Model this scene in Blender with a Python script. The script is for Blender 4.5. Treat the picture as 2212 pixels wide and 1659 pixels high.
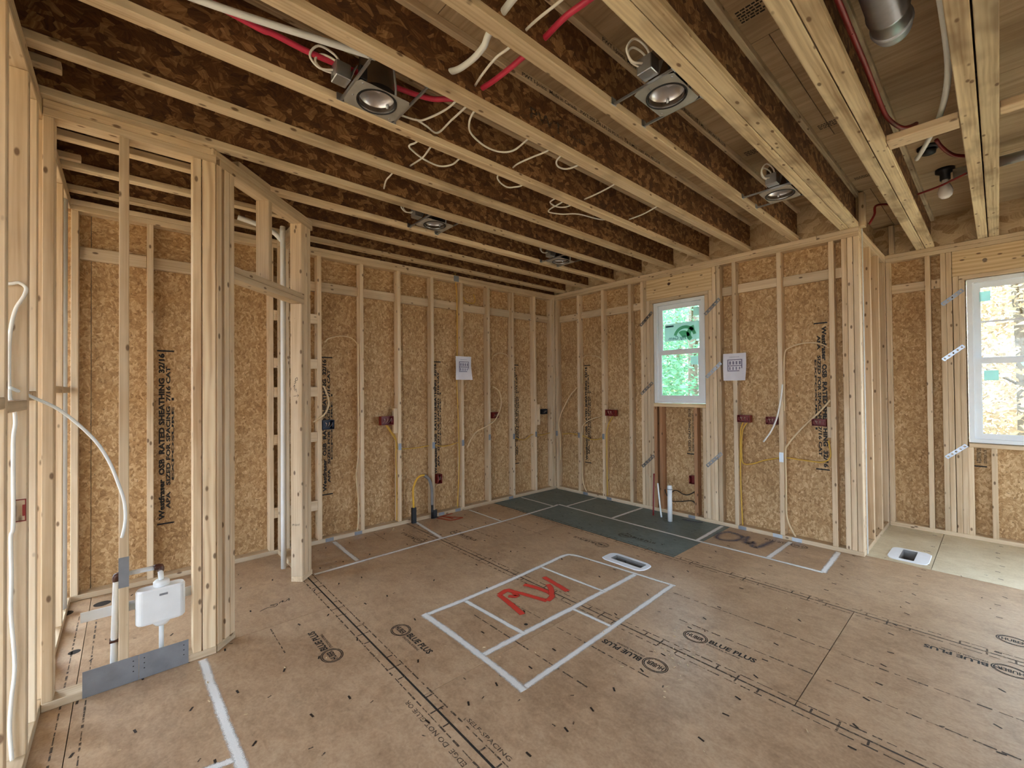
import bpy, bmesh, math, random
from mathutils import Vector, Matrix, noise as mnoise
random.seed(7)
for o in list(bpy.data.objects):
    bpy.data.objects.remove(o)
SC = bpy.context.scene
COL = SC.collection
# ------------------------------------------------------------------ camera
F_PX, YAW, PITCH, ROLL = 935.4912, 0.72701869, 0.01113540, -0.00902640
CAM = Vector((-4.59665, -4.22927, 1.43103))
fw = Vector((math.sin(YAW)*math.cos(PITCH), math.cos(YAW)*math.cos(PITCH), math.sin(PITCH)))
rt = Vector((math.cos(YAW), -math.sin(YAW), 0)); up = rt.cross(fw)
r2 = rt*math.cos(ROLL)+up*math.sin(ROLL); u2 = -rt*math.sin(ROLL)+up*math.cos(ROLL)
cd = bpy.data.cameras.new('camera'); cam = bpy.data.objects.new('camera', cd); COL.objects.link(cam)
cam.matrix_world = Matrix(((r2.x,u2.x,-fw.x,CAM.x),(r2.y,u2.y,-fw.y,CAM.y),(r2.z,u2.z,-fw.z,CAM.z),(0,0,0,1)))
cd.sensor_fit = 'HORIZONTAL'; cd.sensor_width = 36.0; cd.lens = F_PX/2212*36.0; cd.clip_start = 0.02; cd.clip_end = 300
SC.camera = cam
# ------------------------------------------------------------------ world, daylight portals, exposure
w = bpy.data.worlds.new('sky'); SC.world = w; w.use_nodes = True
bg = w.node_tree.nodes['Background']; bg.inputs[0].default_value = (0.75, 0.90, 1.07, 1); bg.inputs[1].default_value = 1.0
# overcast sky: radiance grows from the horizon to the zenith as (1 + 2 sin h) / 3
_n = w.node_tree.nodes; _l = w.node_tree.links
_tc = _n.new('ShaderNodeTexCoord'); _sp = _n.new('ShaderNodeSeparateXYZ'); _l.new(_tc.outputs['Generated'], _sp.inputs[0])
_mx = _n.new('ShaderNodeMath'); _mx.operation = 'MAXIMUM'; _mx.inputs[1].default_value = 0.0; _l.new(_sp.outputs[2], _mx.inputs[0])
_ma = _n.new('ShaderNodeMath'); _ma.operation = 'MULTIPLY_ADD'; _ma.inputs[1].default_value = 1.6; _ma.inputs[2].default_value = 0.8; _l.new(_mx.outputs[0], _ma.inputs[0]); _l.new(_ma.outputs[0], bg.inputs[1])
SC.view_settings.view_transform = 'Standard'; SC.view_settings.look = 'None'
SC.view_settings.gamma = 1.0; SC.view_settings.use_curve_mapping = False
SC.view_settings.exposure = 2.92
try:
    SC.cycles.max_bounces = 8; SC.cycles.diffuse_bounces = 4; SC.cycles.glossy_bounces = 3
    SC.cycles.transparent_max_bounces = 12; SC.cycles.caustics_reflective = False; SC.cycles.caustics_refractive = False
    SC.cycles.sample_clamp_indirect = 6.0; SC.cycles.use_adaptive_sampling = True; SC.cycles.adaptive_threshold = 0.1; SC.cycles.adaptive_min_samples = 12
except Exception:
    pass
def portal(name, loc, direction, sx, sy):
    l = bpy.data.lights.new(name, 'AREA'); l.shape = 'RECTANGLE'; l.size = sx; l.size_y = sy
    l.cycles.is_portal = True
    o = bpy.data.objects.new(name, l); COL.objects.link(o); o.location = loc
    o.rotation_euler = Vector(direction).to_track_quat('-Z', 'Y').to_euler()
# openings of the shell (x, y, z ranges) ; the portals sit in them
portal('daylight_portal', (-.5, -7.66, 1.55), (0, 1, 0), 2.4, 1.5)
portal('daylight_portal', (1.42, -6.3, 1.22), (-1, 0, 0), 2.2, 2.4)
portal('daylight_portal', (1.42, -4.5, 1.66), (-1, 0, 0), .92, 1.5)
portal('daylight_portal', (.16, -1.85, 1.83), (-1, 0, 0), .6, 1.16)
portal('daylight_portal', (-6.05, .14, 1.35), (0, -1, 0), 1.8, 2.3)
portal('daylight_portal', (-8.1, -4.0, 1.30), (1, 0, 0), 6.2, 2.4)
# ------------------------------------------------------------------ materials
def srgb(r, g, b):
    f = lambda c: (c/255/12.92 if c/255 <= .04045 else ((c/255+.055)/1.055)**2.4)
    return (f(r), f(g), f(b), 1)
class NT:
    def __init__(s, name):
        s.m = bpy.data.materials.new(name); s.m.use_nodes = True; s.t = s.m.node_tree
        s.b = s.t.nodes['Principled BSDF']; s.out = s.t.nodes['Material Output']
    def n(s, typ, **kw):
        nd = s.t.nodes.new(typ)
        for k, v in kw.items(): setattr(nd, k, v)
        return nd
    def l(s, a, b): s.t.links.new(a, b)
    def math(s, op, a, b=None, c=None):
        nd = s.n('ShaderNodeMath', operation=op)
        for i, v in enumerate((a, b, c)):
            if v is None: continue
            if isinstance(v, (int, float)): nd.inputs[i].default_value = v
            else: s.l(v, nd.inputs[i])
        return nd.outputs[0]
    def vmath(s, op, a, b=None):
        nd = s.n('ShaderNodeVectorMath', operation=op)
        for i, v in enumerate((a, b)):
            if v is None: continue
            if isinstance(v, tuple): nd.inputs[i].default_value = v
            else: s.l(v, nd.inputs[i])
        return nd.outputs[0]
    def coords(s, off=True):
        tc = s.n('ShaderNodeTexCoord').outputs['Object']
        if not off: return tc
        r = s.n('ShaderNodeObjectInfo').outputs['Random']
        cv = s.n('ShaderNodeCombineXYZ')
        s.l(s.math('MULTIPLY', r, 37.0), cv.inputs[0]); s.l(s.math('MULTIPLY', r, 91.0), cv.inputs[1]); s.l(s.math('MULTIPLY', r, 53.0), cv.inputs[2])
        return s.vmath('ADD', tc, cv.outputs[0])
    def noise(s, vec, scale, detail=3, rough=.55, dist=0, dims='3D'):
        nd = s.n('ShaderNodeTexNoise', noise_dimensions=dims)
        if vec is not None: s.l(vec, nd.inputs['Vector'])
        nd.inputs['Scale'].default_value = scale; nd.inputs['Detail'].default_value = detail
        nd.inputs['Roughness'].default_value = rough; nd.inputs['Distortion'].default_value = dist
        return nd.outputs['Fac']
    def ramp(s, fac, stops, interp='LINEAR'):
        nd = s.n('ShaderNodeValToRGB'); cr = nd.color_ramp; cr.interpolation = interp
        while len(cr.elements) < len(stops): cr.elements.new(.5)
        for e, (p, c) in zip(cr.elements, stops):
            e.position = p; e.color = c if isinstance(c, tuple) else (c, c, c, 1)
        s.l(fac, nd.inputs[0]); return nd.outputs[0]
    def mix(s, fac, a, b, typ='MIX'):
        nd = s.n('ShaderNodeMix', data_type='RGBA', blend_type=typ)
        for i, v in ((0, fac), (6, a), (7, b)):
            if isinstance(v, (int, float)): nd.inputs[i].default_value = v
            elif isinstance(v, tuple): nd.inputs[i].default_value = v
            else: s.l(v, nd.inputs[i])
        return nd.outputs[2]
    def bump(s, h, strength=.2, dist=.002):
        nd = s.n('ShaderNodeBump'); nd.inputs['Strength'].default_value = strength; nd.inputs['Distance'].default_value = dist
        s.l(h, nd.inputs['Height']); s.l(nd.outputs[0], s.b.inputs['Normal'])
    def rgb(s, col): s.l(col, s.b.inputs['Base Color'])
def plain(name, col, rough=.5, metal=0.0, bump=0.0, vary=.12):
    t = NT(name); c = t.coords()
    nz = t.noise(c, 14, 4)
    a = tuple(x*(1-vary) for x in col[:3])+(1,); b = tuple(min(1, x*(1+vary)) for x in col[:3])+(1,)
    t.rgb(t.ramp(nz, [(.3, a), (.7, b)])); t.b.inputs['Roughness'].default_value = rough; t.b.inputs['Metallic'].default_value = metal
    if bump: t.bump(t.noise(c, 60, 3), bump)
    return t.m
def lumber(name, light, mid, dark, dirt=0.0, rough=.72, coarse=False, d0=.56):
    t = NT(name); c = t.coords(); rnd = t.n('ShaderNodeObjectInfo').outputs['Random']
    k = 9 if coarse else 15
    g1 = t.noise(t.vmath('MULTIPLY', c, (.55, k, k)), 1.0, 4, .6, .6)
    g2 = t.noise(t.vmath('MULTIPLY', c, (2.0, 90, 90)), 1.0, 2, .5)
    wv = t.n('ShaderNodeTexWave', wave_type='BANDS', bands_direction='Y'); t.l(t.vmath('MULTIPLY', c, (.25, 1, 1)), wv.inputs['Vector'])
    wv.inputs['Scale'].default_value = 9 if coarse else 20; wv.inputs['Distortion'].default_value = 5.0; wv.inputs['Detail'].default_value = 2; wv.inputs['Detail Scale'].default_value = .8
    f = t.math('ADD', t.math('MULTIPLY', g1, .6), t.math('ADD', t.math('MULTIPLY', g2, .22), t.math('MULTIPLY', wv.outputs['Fac'], .2 if coarse else .05)))
    col = t.ramp(f, [(.28, dark), (.48, mid), (.72, light)])
    vo = t.n('ShaderNodeTexVoronoi', feature='F1'); t.l(t.vmath('MULTIPLY', c, (8, 17, 17)), vo.inputs['Vector']); vo.inputs['Scale'].default_value = 1.0
    kn = t.ramp(vo.outputs['Distance'], [(.09, 1.0), (.16, 0.0)])
    col = t.mix(t.math('MULTIPLY', kn, .85), col, srgb(98, 68, 44))
    bl = t.ramp(t.noise(t.vmath('MULTIPLY', c, (2.2, 5, 5)), 1.0, 3), [(d0, 0.0), (d0+.16, 1.0)])
    col = t.mix(t.math('MULTIPLY', bl, .18+dirt), col, srgb(120, 96, 70))
    hs = t.n('ShaderNodeHueSaturation'); t.l(col, hs.inputs['Color']); t.l(t.math('ADD', t.math('MULTIPLY', rnd, .26), .87), hs.inputs['Value'])
    t.rgb(hs.outputs[0]); t.b.inputs['Roughness'].default_value = rough
    t.bump(g2, .15, .001); return t.m
def osb(name, dark, mid, light, cell=24, fleck=.5, rough=.75, wc=.55, ws=.55):
    t = NT(name); c = t.coords()
    cols = []
    for q, (cs, sh) in enumerate(((cell, 0.0), (cell*1.7, 7.3))):
        v0 = t.vmath('ADD', c, (sh, sh*.7, 0.0))
        # warp so that the strands are irregular
        wn = t.n('ShaderNodeTexNoise'); wn.inputs['Scale'].default_value = 9; t.l(v0, wn.inputs['Vector'])
        v1 = t.vmath('ADD', v0, t.vmath('MULTIPLY', t.vmath('SUBTRACT', wn.outputs['Color'], (.5, .5, .5)), (.05, .05, 0)))
        vo = t.n('ShaderNodeTexVoronoi', voronoi_dimensions='2D'); vo.inputs['Scale'].default_value = cs
        t.l(t.vmath('MULTIPLY', v1, (.75, 1.2, 1)), vo.inputs['Vector'])
        sp = t.n('ShaderNodeSeparateColor'); t.l(vo.outputs['Color'], sp.inputs[0])
        vr = t.n('ShaderNodeVectorRotate', rotation_type='Z_AXIS'); t.l(v1, vr.inputs['Vector']); t.l(t.math('MULTIPLY', sp.outputs[0], 3.14), vr.inputs['Angle'])
        st = t.noise(t.vmath('MULTIPLY', vr.outputs[0], (9, 95, 1)), 1.0, 3, .6, 0, '2D')
        cols.append((t.math('ADD', t.math('MULTIPLY', sp.outputs[1], wc), t.math('MULTIPLY', st, ws)), sp.outputs[2]))
    sel = t.math('GREATER_THAN', cols[1][1], .45)
    mx = t.n('ShaderNodeMix', data_type='FLOAT'); t.l(sel, mx.inputs[0]); t.l(cols[0][0], mx.inputs[2]); t.l(cols[1][0], mx.inputs[3])
    big = t.noise(c, 1.6, 2)
    f = t.math('ADD', mx.outputs[0], t.math('MULTIPLY', t.math('SUBTRACT', big, .5), .35))
    col = t.ramp(f, [(.2, dark), (.52, mid), (.85, light)])
    fl = t.ramp(t.noise(t.vmath('MULTIPLY', c, (38, 60, 1)), 1.0, 2), [(.66, 0.0), (.74, 1.0)])
    col = t.mix(t.math('MULTIPLY', fl, fleck), col, tuple(x*.35 for x in dark[:3])+(1,))
    t.rgb(col); t.b.inputs['Roughness'].default_value = rough; t.bump(mx.outputs[0], .25, .002); return t.m
def floor_panel_mat(name, dark, mid, light, rough=.38):
    t = NT(name); c = t.coords()
    a = t.noise(t.vmath('MULTIPLY', c, (14, 24, 1)), 1.0, 5, .65, .8)
    b = t.noise(c, 2.2, 4); d = t.noise(c, 90, 2)
    f = t.math('ADD', t.math('MULTIPLY', a, .35), t.math('ADD', t.math('MULTIPLY', b, .42), t.math('MULTIPLY', d, .25)))
    col = t.ramp(f, [(.34, dark), (.52, mid), (.70, light)])
    fb = t.ramp(t.noise(t.vmath('MULTIPLY', c, (30, 80, 1)), 1.0, 2), [(.66, 0.0), (.76, 1.0)])
    col = t.mix(t.math('MULTIPLY', fb, .3), col, tuple(x*.5 for x in dark[:3])+(1,))
    dst = t.ramp(t.noise(c, 5.5, 5, .7), [(.5, 0.0), (.8, 1.0)])
    col = t.mix(t.math('MULTIPLY', dst, .28), col, tuple(min(1, x*1.5) for x in light[:3])+(1,))
    t.rgb(col); t.l(t.math('ADD', t.math('MULTIPLY', b, .25), rough-.1), t.b.inputs['Roughness'])
    t.b.inputs['Specular IOR Level'].default_value = .5
    t.bump(a, .12, .001); return t.m
def plywood(name, dark, mid, light):
    t = NT(name); c = t.coords()
    a = t.noise(t.vmath('MULTIPLY', c, (1.3, 14, 1)), 1.0, 5, .62, 1.2); b = t.noise(c, 1.8, 3)
    f = t.math('ADD', t.math('MULTIPLY', a, .7), t.math('MULTIPLY', b, .35))
    t.rgb(t.ramp(f, [(.3, dark), (.52, mid), (.75, light)])); t.b.inputs['Roughness'].default_value = .75; t.bump(a, .15, .001); return t.m
def spray(name, col, soft=.35, dens=1.0):
    """spray paint: opaque in the middle of the stroke (uv.y), speckled at its edge"""
    t = NT(name); uv = t.n('ShaderNodeTexCoord').outputs['UV']; sp = t.n('ShaderNodeSeparateXYZ'); t.l(uv, sp.inputs[0])
    e = t.math('SUBTRACT', 1.0, t.math('ABSOLUTE', t.math('SUBTRACT', t.math('MULTIPLY', sp.outputs[1], 2.0), 1.0)))
    nz = t.noise(t.coords(False), 260, 2, .6); n2 = t.noise(t.coords(False), 30, 3)
    a = t.math('ADD', t.math('MULTIPLY', e, 1.0/soft), t.math('MULTIPLY', t.math('SUBTRACT', nz, .62), 1.9))
    a = t.math('MULTIPLY', t.math('ADD', a, t.math('SUBTRACT', n2, .5)), dens)
    cl = t.n('ShaderNodeClamp'); t.l(a, cl.inputs[0]); t.l(cl.outputs[0], t.b.inputs['Alpha'])
    v = t.ramp(nz, [(.3, tuple(x*.85 for x in col[:3])+(1,)), (.7, col)]); t.rgb(v); t.b.inputs['Roughness'].default_value = .6
    return t.m
def ink(name, col, wear=.45):
    """stamp ink, worn in spots"""
    t = NT(name); nz = t.noise(t.coords(), 55, 3, .7)
    a = t.ramp(nz, [(max(0, wear-.14), 0.25), (wear+.04, .95)]); t.l(a, t.b.inputs['Alpha'])
    t.b.inputs['Base Color'].default_value = col; t.b.inputs['Roughness'].default_value = .7; return t.m
M = {}
M['stud'] = lumber('spruce_lumber', srgb(238, 222, 196), srgb(224, 202, 170), srgb(194, 166, 130))
M['plate'] = lumber('plate_lumber', srgb(232, 217, 192), srgb(216, 195, 164), srgb(186, 160, 126), .05)
M['header'] = lumber('yellow_pine_header', srgb(232, 210, 170), srgb(216, 188, 144), srgb(184, 150, 106), 0, .65, True)
M['pine'] = lumber('yellow_pine_post', srgb(238, 222, 192), srgb(222, 198, 162), srgb(184, 150, 112), 0, .65, True)
M['flange'] = lumber('flange_lumber', srgb(236, 222, 196), srgb(220, 200, 168), srgb(180, 154, 120), .3, .72, False, .54)
M['flange_dirty'] = lumber('stained_flange_lumber', srgb(238, 228, 200), srgb(222, 206, 172), srgb(160, 136, 104), .5, .72, False, .5)
M['red_stud'] = lumber('reddish_cripple_lumber', srgb(212, 170, 128), srgb(192, 146, 106), srgb(160, 112, 78))
M['osb'] = osb('wall_sheathing_osb', srgb(140, 104, 64), srgb(184, 148, 103), srgb(226, 198, 155), 34, .65, .75, .32, .74)
M['web'] = osb('joist_web_osb', srgb(66, 38, 18), srgb(108, 70, 38), srgb(176, 136, 92), 20, .45, .75, .42, .62)
M['rim'] = osb('rim_board_osb', srgb(166, 136, 100), srgb(208, 184, 148), srgb(234, 216, 186), 9, .4, .75, .4, .5)
M['panel'] = floor_panel_mat('tan_subfloor', srgb(146, 118, 92), srgb(178, 150, 121), srgb(202, 176, 146))
M['panel_pale'] = floor_panel_mat('pale_subfloor', srgb(184, 170, 142), srgb(208, 196, 168), srgb(226, 216, 192))
M['panel_green'] = floor_panel_mat('green_painted_subfloor', srgb(78, 92, 92), srgb(98, 114, 114), srgb(122, 136, 134), .45)
M['sub'] = plywood('subfloor_underside', srgb(150, 126, 96), srgb(186, 162, 128), srgb(214, 192, 160))
M['dark'] = plain('dark_void', srgb(40, 32, 24), .9)
M['siding'] = plain('house_wrap', srgb(200, 202, 200), .8)
M['concrete'] = plain('crawlspace_ground', srgb(90, 84, 76), .9)
M['white'] = spray('white_spray_paint', srgb(238, 240, 240), .5, 1.1)
M['red'] = spray('red_spray_paint', srgb(214, 62, 48), .3)
M['orange'] = spray('orange_spray_paint', srgb(204, 74, 36), .6, .7)
M['blue'] = spray('blue_spray_paint', srgb(72, 88, 122), .9, .75)
M['bluebright'] = spray('bright_blue_spray_paint', srgb(70, 120, 180), .6, .8)
M['ink'] = ink('black_stamp_ink', srgb(36, 33, 31), .38)
M['ink_soft'] = ink('faded_stamp_ink', srgb(74, 62, 52), .5)
M['pen'] = plain('marker_ink', srgb(42, 36, 32), .7)
M['nail'] = plain('rusty_nail_head', srgb(52, 42, 36), .6, .4)
M['chip'] = plain('wood_chip', srgb(206, 184, 148), .8)
M['galv'] = plain('galvanized_steel', srgb(176, 180, 184), .34, .9, .1)
M['galv_light'] = plain('bright_zinc_plate', srgb(196, 206, 216), .45, .6)
M['guard'] = plain('grey_nail_plate_steel', srgb(142, 148, 156), .5, .5)
M['strap'] = plain('window_strap_steel', srgb(150, 154, 160), .28, .9)
M['can'] = plain('polished_aluminium_reflector', srgb(206, 206, 208), .28, .9)
M['canout'] = plain('housing_can_steel', srgb(120, 108, 98), .35, .8)
M['plate_grey'] = plain('painted_steel_frame', srgb(186, 188, 186), .42, .6)
M['black'] = plain('black_plastic', srgb(26, 26, 30), .5)
M['pvc'] = plain('white_pvc', srgb(232, 236, 238), .35, vary=.03)
M['pexw'] = plain('white_pex', srgb(238, 244, 246), .4, vary=.03)
M['pexr'] = plain('red_pex', srgb(212, 62, 92), .35, vary=.1)
M['pexdark'] = plain('dark_red_pex', srgb(130, 34, 36), .4, vary=.1)
M['cpvc'] = plain('brown_elbow', srgb(72, 40, 28), .4)
M['wire_w'] = plain('white_cable', srgb(240, 240, 234), .45, vary=.05)
M['wire_t'] = plain('tan_cable', srgb(222, 198, 158), .5, vary=.05)
M['wire_y'] = plain('yellow_cable', srgb(212, 170, 70), .5, vary=.08)
M['wire_k'] = plain('black_cable', srgb(44, 36, 30), .5)
M['gas'] = plain('yellow_gas_tube', srgb(220, 172, 52), .4)
M['greyhose'] = plain('grey_sleeve', srgb(128, 124, 122), .5)
M['boxred'] = plain('red_box_plastic', srgb(122, 28, 24), .45)
M['boxdark'] = plain('dark_box_plastic', srgb(30, 34, 40), .45)
M['boxblue'] = plain('blue_box_plastic', srgb(28, 44, 66), .45)
M['copper'] = plain('copper_lead', srgb(214, 190, 170), .4)
M['paper'] = plain('plan_paper', srgb(226, 226, 236), .5, vary=.03)
M['print'] = plain('plan_print', srgb(128, 126, 150), .7)
M['vinyl'] = plain('white_vinyl', srgb(234, 240, 244), .35, vary=.02)
M['mastic'] = plain('white_duct_mastic', srgb(232, 238, 246), .6, 0, .3, .03)
M['boot'] = plain('duct_boot_steel', srgb(150, 148, 146), .45, .5)
M['bulb'] = plain('white_glass_bulb', srgb(240, 240, 244), .2, vary=.01)
M['sticker'] = plain('paper_sticker', srgb(222, 240, 236), .6, vary=.03)
M['stickgreen'] = plain('green_sticker_print', srgb(120, 186, 150), .6)
M['stickdark'] = plain('dark_sticker_print', srgb(70, 104, 116), .6)
def thin_paper(name, col):
    t = NT(name); nz = t.noise(t.coords(), 8, 2); c2 = t.ramp(nz, [(.3, tuple(x*.95 for x in col[:3])+(1,)), (.7, col)]); t.rgb(c2); t.b.inputs['Roughness'].default_value = .6
    tr = t.n('ShaderNodeBsdfTranslucent'); t.l(c2, tr.inputs[0]); mx = t.n('ShaderNodeMixShader'); mx.inputs[0].default_value = .6
    t.l(t.b.outputs[0], mx.inputs[1]); t.l(tr.outputs[0], mx.inputs[2]); t.l(mx.outputs[0], t.out.inputs[0]); return t.m
M['sticker'] = thin_paper('backlit_paper_sticker', srgb(206, 236, 230)); M['stickgreen'] = thin_paper('backlit_green_print', srgb(120, 190, 150)); M['stickdark'] = thin_paper('backlit_dark_print', srgb(90, 130, 140))
M['bark'] = plain('tree_bark', srgb(120, 106, 92), .9, 0, .4, .3)
M['ground'] = plain('leaf_litter', srgb(140, 116, 84), .95, 0, .3, .3)
def leafmat(name, c):
    t = NT(name); r = t.noise(t.coords(False), 3.5, 3)
    a = tuple(x*.7 for x in c[:3])+(1,); b = tuple(min(1, x*1.5) for x in c[:3])+(1,)
    t.rgb(t.ramp(r, [(.35, a), (.68, b)])); t.b.inputs['Roughness'].default_value = .6
    t.b.inputs['Subsurface Weight'].default_value = 0.0
    tr = t.n('ShaderNodeBsdfTranslucent'); t.l(t.b.inputs['Base Color'].links[0].from_socket, tr.inputs[0])
    mx = t.n('ShaderNodeMixShader'); mx.inputs[0].default_value = .45; t.l(t.b.outputs[0], mx.inputs[1]); t.l(tr.outputs[0], mx.inputs[2]); t.l(mx.outputs[0], t.out.inputs[0])
    return t.m
M['leaf1'] = leafmat('green_leaves', srgb(104, 152, 112)); M['leaf2'] = leafmat('olive_leaves', srgb(150, 168, 110)); M['leaf3'] = leafmat('autumn_leaves', srgb(182, 156, 124))
def glassmat():
    t = NT('window_glass'); t.t.nodes.remove(t.b)
    a = t.n('ShaderNodeBsdfTransparent'); a.inputs[0].default_value = (.93, .98, .97, 1)
    g = t.n('ShaderNodeBsdfGlossy'); g.inputs['Roughness'].default_value = .02
    nz = t.noise(t.coords(False), 3, 2); fr = t.n('ShaderNodeFresnel'); fr.inputs[0].default_value = 1.3
    f = t.math('ADD', t.math('MULTIPLY', fr.outputs[0], .8), t.math('MULTIPLY', nz, .02))
    mx = t.n('ShaderNodeMixShader'); t.l(f, mx.inputs[0]); t.l(a.outputs[0], mx.inputs[1]); t.l(g.outputs[0], mx.inputs[2]); t.l(mx.outputs[0], t.out.inputs[0])
    return t.m
M['glass'] = glassmat()
# ------------------------------------------------------------------ mesh helpers
def link(name, me, parent=None, mw=None):
    o = bpy.data.objects.new(name, me); COL.objects.link(o)
    if mw is not None: o.matrix_world = mw
    if parent is not None: attach(o, parent)
    else: ROOT[o.name] = mw.copy() if mw is not None else Matrix.Identity(4)
    return o
ROOT = {}
def attach(o, parent):
    mw = o.matrix_basis.copy(); o.parent = parent
    pm = ROOT.get(parent.name, Matrix.Identity(4)); o.matrix_parent_inverse = pm.inverted(); o.matrix_basis = mw
    ROOT[o.name] = pm @ pm.inverted() @ mw
def fin(bm, name, mat, parent=None, mw=None, smooth=False):
    bmesh.ops.recalc_face_normals(bm, faces=bm.faces[:])
    me = bpy.data.meshes.new(name); bm.to_mesh(me); bm.free()
    if smooth:
        for p in me.polygons: p.use_smooth = True
    me.materials.append(M[mat] if isinstance(mat, str) else mat)
    return link(name, me, parent, mw)
CACHE = {}
def boxmesh(dx, dy, dz, mat, bev):
    key = (round(dx, 4), round(dy, 4), round(dz, 4), mat, bev)
    if key not in CACHE:
        bm = bmesh.new(); bmesh.ops.create_cube(bm, size=1.0)
        bmesh.ops.scale(bm, vec=(dx, dy, dz), verts=bm.verts)
        if bev: bmesh.ops.bevel(bm, geom=bm.edges[:], offset=min(bev, dz*.3), segments=1, affect='EDGES')
        me = bpy.data.meshes.new('box'); bm.to_mesh(me); bm.free(); me.materials.append(M[mat]); CACHE[key] = me
    return CACHE[key]
AX = [Vector((1, 0, 0)), Vector((0, 1, 0)), Vector((0, 0, 1))]
def box(name, parent, xr, yr, zr, mat='stud', bev=.003):
    lo = [min(r) for r in (xr, yr, zr)]; hi = [max(r) for r in (xr, yr, zr)]; d = [b-a for a, b in zip(lo, hi)]
    order = sorted(range(3), key=lambda i: -d[i]); c = Vector([(a+b)/2 for a, b in zip(lo, hi)])
    ex, ey = AX[order[0]], AX[order[1]]; ez = ex.cross(ey)
    mw = Matrix(((ex.x, ey.x, ez.x, c.x), (ex.y, ey.y, ez.y, c.y), (ex.z, ey.z, ez.z, c.z), (0, 0, 0, 1)))
    return link(name, boxmesh(d[order[0]], d[order[1]], d[order[2]], mat, bev), parent, mw)
def obox(name, parent, c, ex, ey, dims, mat='stud', bev=.003):
    ex = Vector(ex).normalized(); ey = Vector(ey); ey = (ey-ex*ey.dot(ex)).normalized(); ez = ex.cross(ey); c = Vector(c)
    mw = Matrix(((ex.x, ey.x, ez.x, c.x), (ex.y, ey.y, ez.y, c.y), (ex.z, ey.z, ez.z, c.z), (0, 0, 0, 1)))
    return link(name, boxmesh(dims[0], dims[1], dims[2], mat, bev), parent, mw)
def boxes_mesh(name, lst, mat, parent=None):
    bm = bmesh.new()
    for xr, yr, zr in lst:
        r = bmesh.ops.create_cube(bm, size=1.0)
        bmesh.ops.scale(bm, vec=(abs(xr[1]-xr[0]), abs(yr[1]-yr[0]), abs(zr[1]-zr[0])), verts=r['verts'])
        bmesh.ops.translate(bm, vec=((xr[0]+xr[1])/2, (yr[0]+yr[1])/2, (zr[0]+zr[1])/2), verts=r['verts'])
    return fin(bm, name, mat, parent)
def spline(pts, sub=6):
    P = [Vector(p) for p in pts]
    if len(P) == 2 or sub <= 1: return P
    out = []
    for i in range(len(P)-1):
        p0 = P[max(i-1, 0)]; p1 = P[i]; p2 = P[i+1]; p3 = P[min(i+2, len(P)-1)]
        for k in range(sub):
            t = k/sub
            out.append(.5*((2*p1)+(p2-p0)*t+(2*p0-5*p1+4*p2-p3)*t*t+(3*p1-p0-3*p2+p3)*t**3))
    out.append(P[-1]); return out
def tube_bm(bm, pts, r, seg=8, sub=6, r2=None):
    P = spline(pts, sub); rings = []; n = None
    for i, p in enumerate(P):
        t = (P[min(i+1, len(P)-1)]-P[max(i-1, 0)]).normalized()
        if n is None: n = t.orthogonal().normalized()
        n = (n-t*n.dot(t)); n = n.normalized() if n.length > 1e-6 else t.orthogonal().normalized()
        b = t.cross(n); ra = r; rb = r2 or r
        rings.append([bm.verts.new(p+n*ra*math.cos(2*math.pi*k/seg)+b*rb*math.sin(2*math.pi*k/seg)) for k in range(seg)])
    for a, b in zip(rings, rings[1:]):
        for k in range(seg): bm.faces.new((a[k], a[(k+1) % seg], b[(k+1) % seg], b[k]))
    bm.faces.new(rings[0][::-1]); bm.faces.new(rings[-1])
def tube(name, pts, r, mat, parent=None, seg=8, sub=6):
    bm = bmesh.new(); tube_bm(bm, pts, r, seg, sub); return fin(bm, name, mat, parent, None, True)
def lathe(name, prof, mat, parent=None, c=(0, 0, 0), axis=(0, 0, 1), seg=28, smooth=True):
    """prof: list of (radius, height)"""
    bm = bmesh.new(); q = Vector((0, 0, 1)).rotation_difference(Vector(axis)).to_matrix().to_4x4(); rings = []
    for r, h in prof:
        if r < 1e-5: rings.append([bm.verts.new((0, 0, h))])
        else: rings.append([bm.verts.new((r*math.cos(2*math.pi*k/seg), r*math.sin(2*math.pi*k/seg), h)) for k in range(seg)])
    for a, b in zip(rings, rings[1:]):
        for k in range(seg):
            va = [a[k % len(a)], a[(k+1) % len(a)]]; vb = [b[(k+1) % len(b)], b[k % len(b)]]
            vs = []
            for v in va+vb:
                if v not in vs: vs.append(v)
            if len(vs) >= 3: bm.faces.new(vs)
    mw = Matrix.Translation(Vector(c)) @ q
    return fin(bm, name, mat, parent, mw, smooth)
def thing(name, label, cat, loc=(0, 0, 0), group=None):
    o = bpy.data.objects.new(name, None); COL.objects.link(o); o.location = loc; o.empty_display_size = .05
    o['label'] = label; o['category'] = cat
    if group: o['group'] = group
    ROOT[o.name] = Matrix.Translation(Vector(loc)); return o
def tag(o, label, cat, group=None):
    o['label'] = label; o['category'] = cat
    if group: o['group'] = group
    return o
def lab(o, label): o['label'] = label; return o
def struct(o): o['kind'] = 'structure'; return o
def frame(c, ex, ey):
    ex = Vector(ex).normalized(); ey = Vector(ey).normalized(); ez = ex.cross(ey); c = Vector(c)
    return Matrix(((ex.x, ey.x, ez.x, c.x), (ex.y, ey.y, ez.y, c.y), (ex.z, ey.z, ez.z, c.z), (0, 0, 0, 1)))
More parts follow.
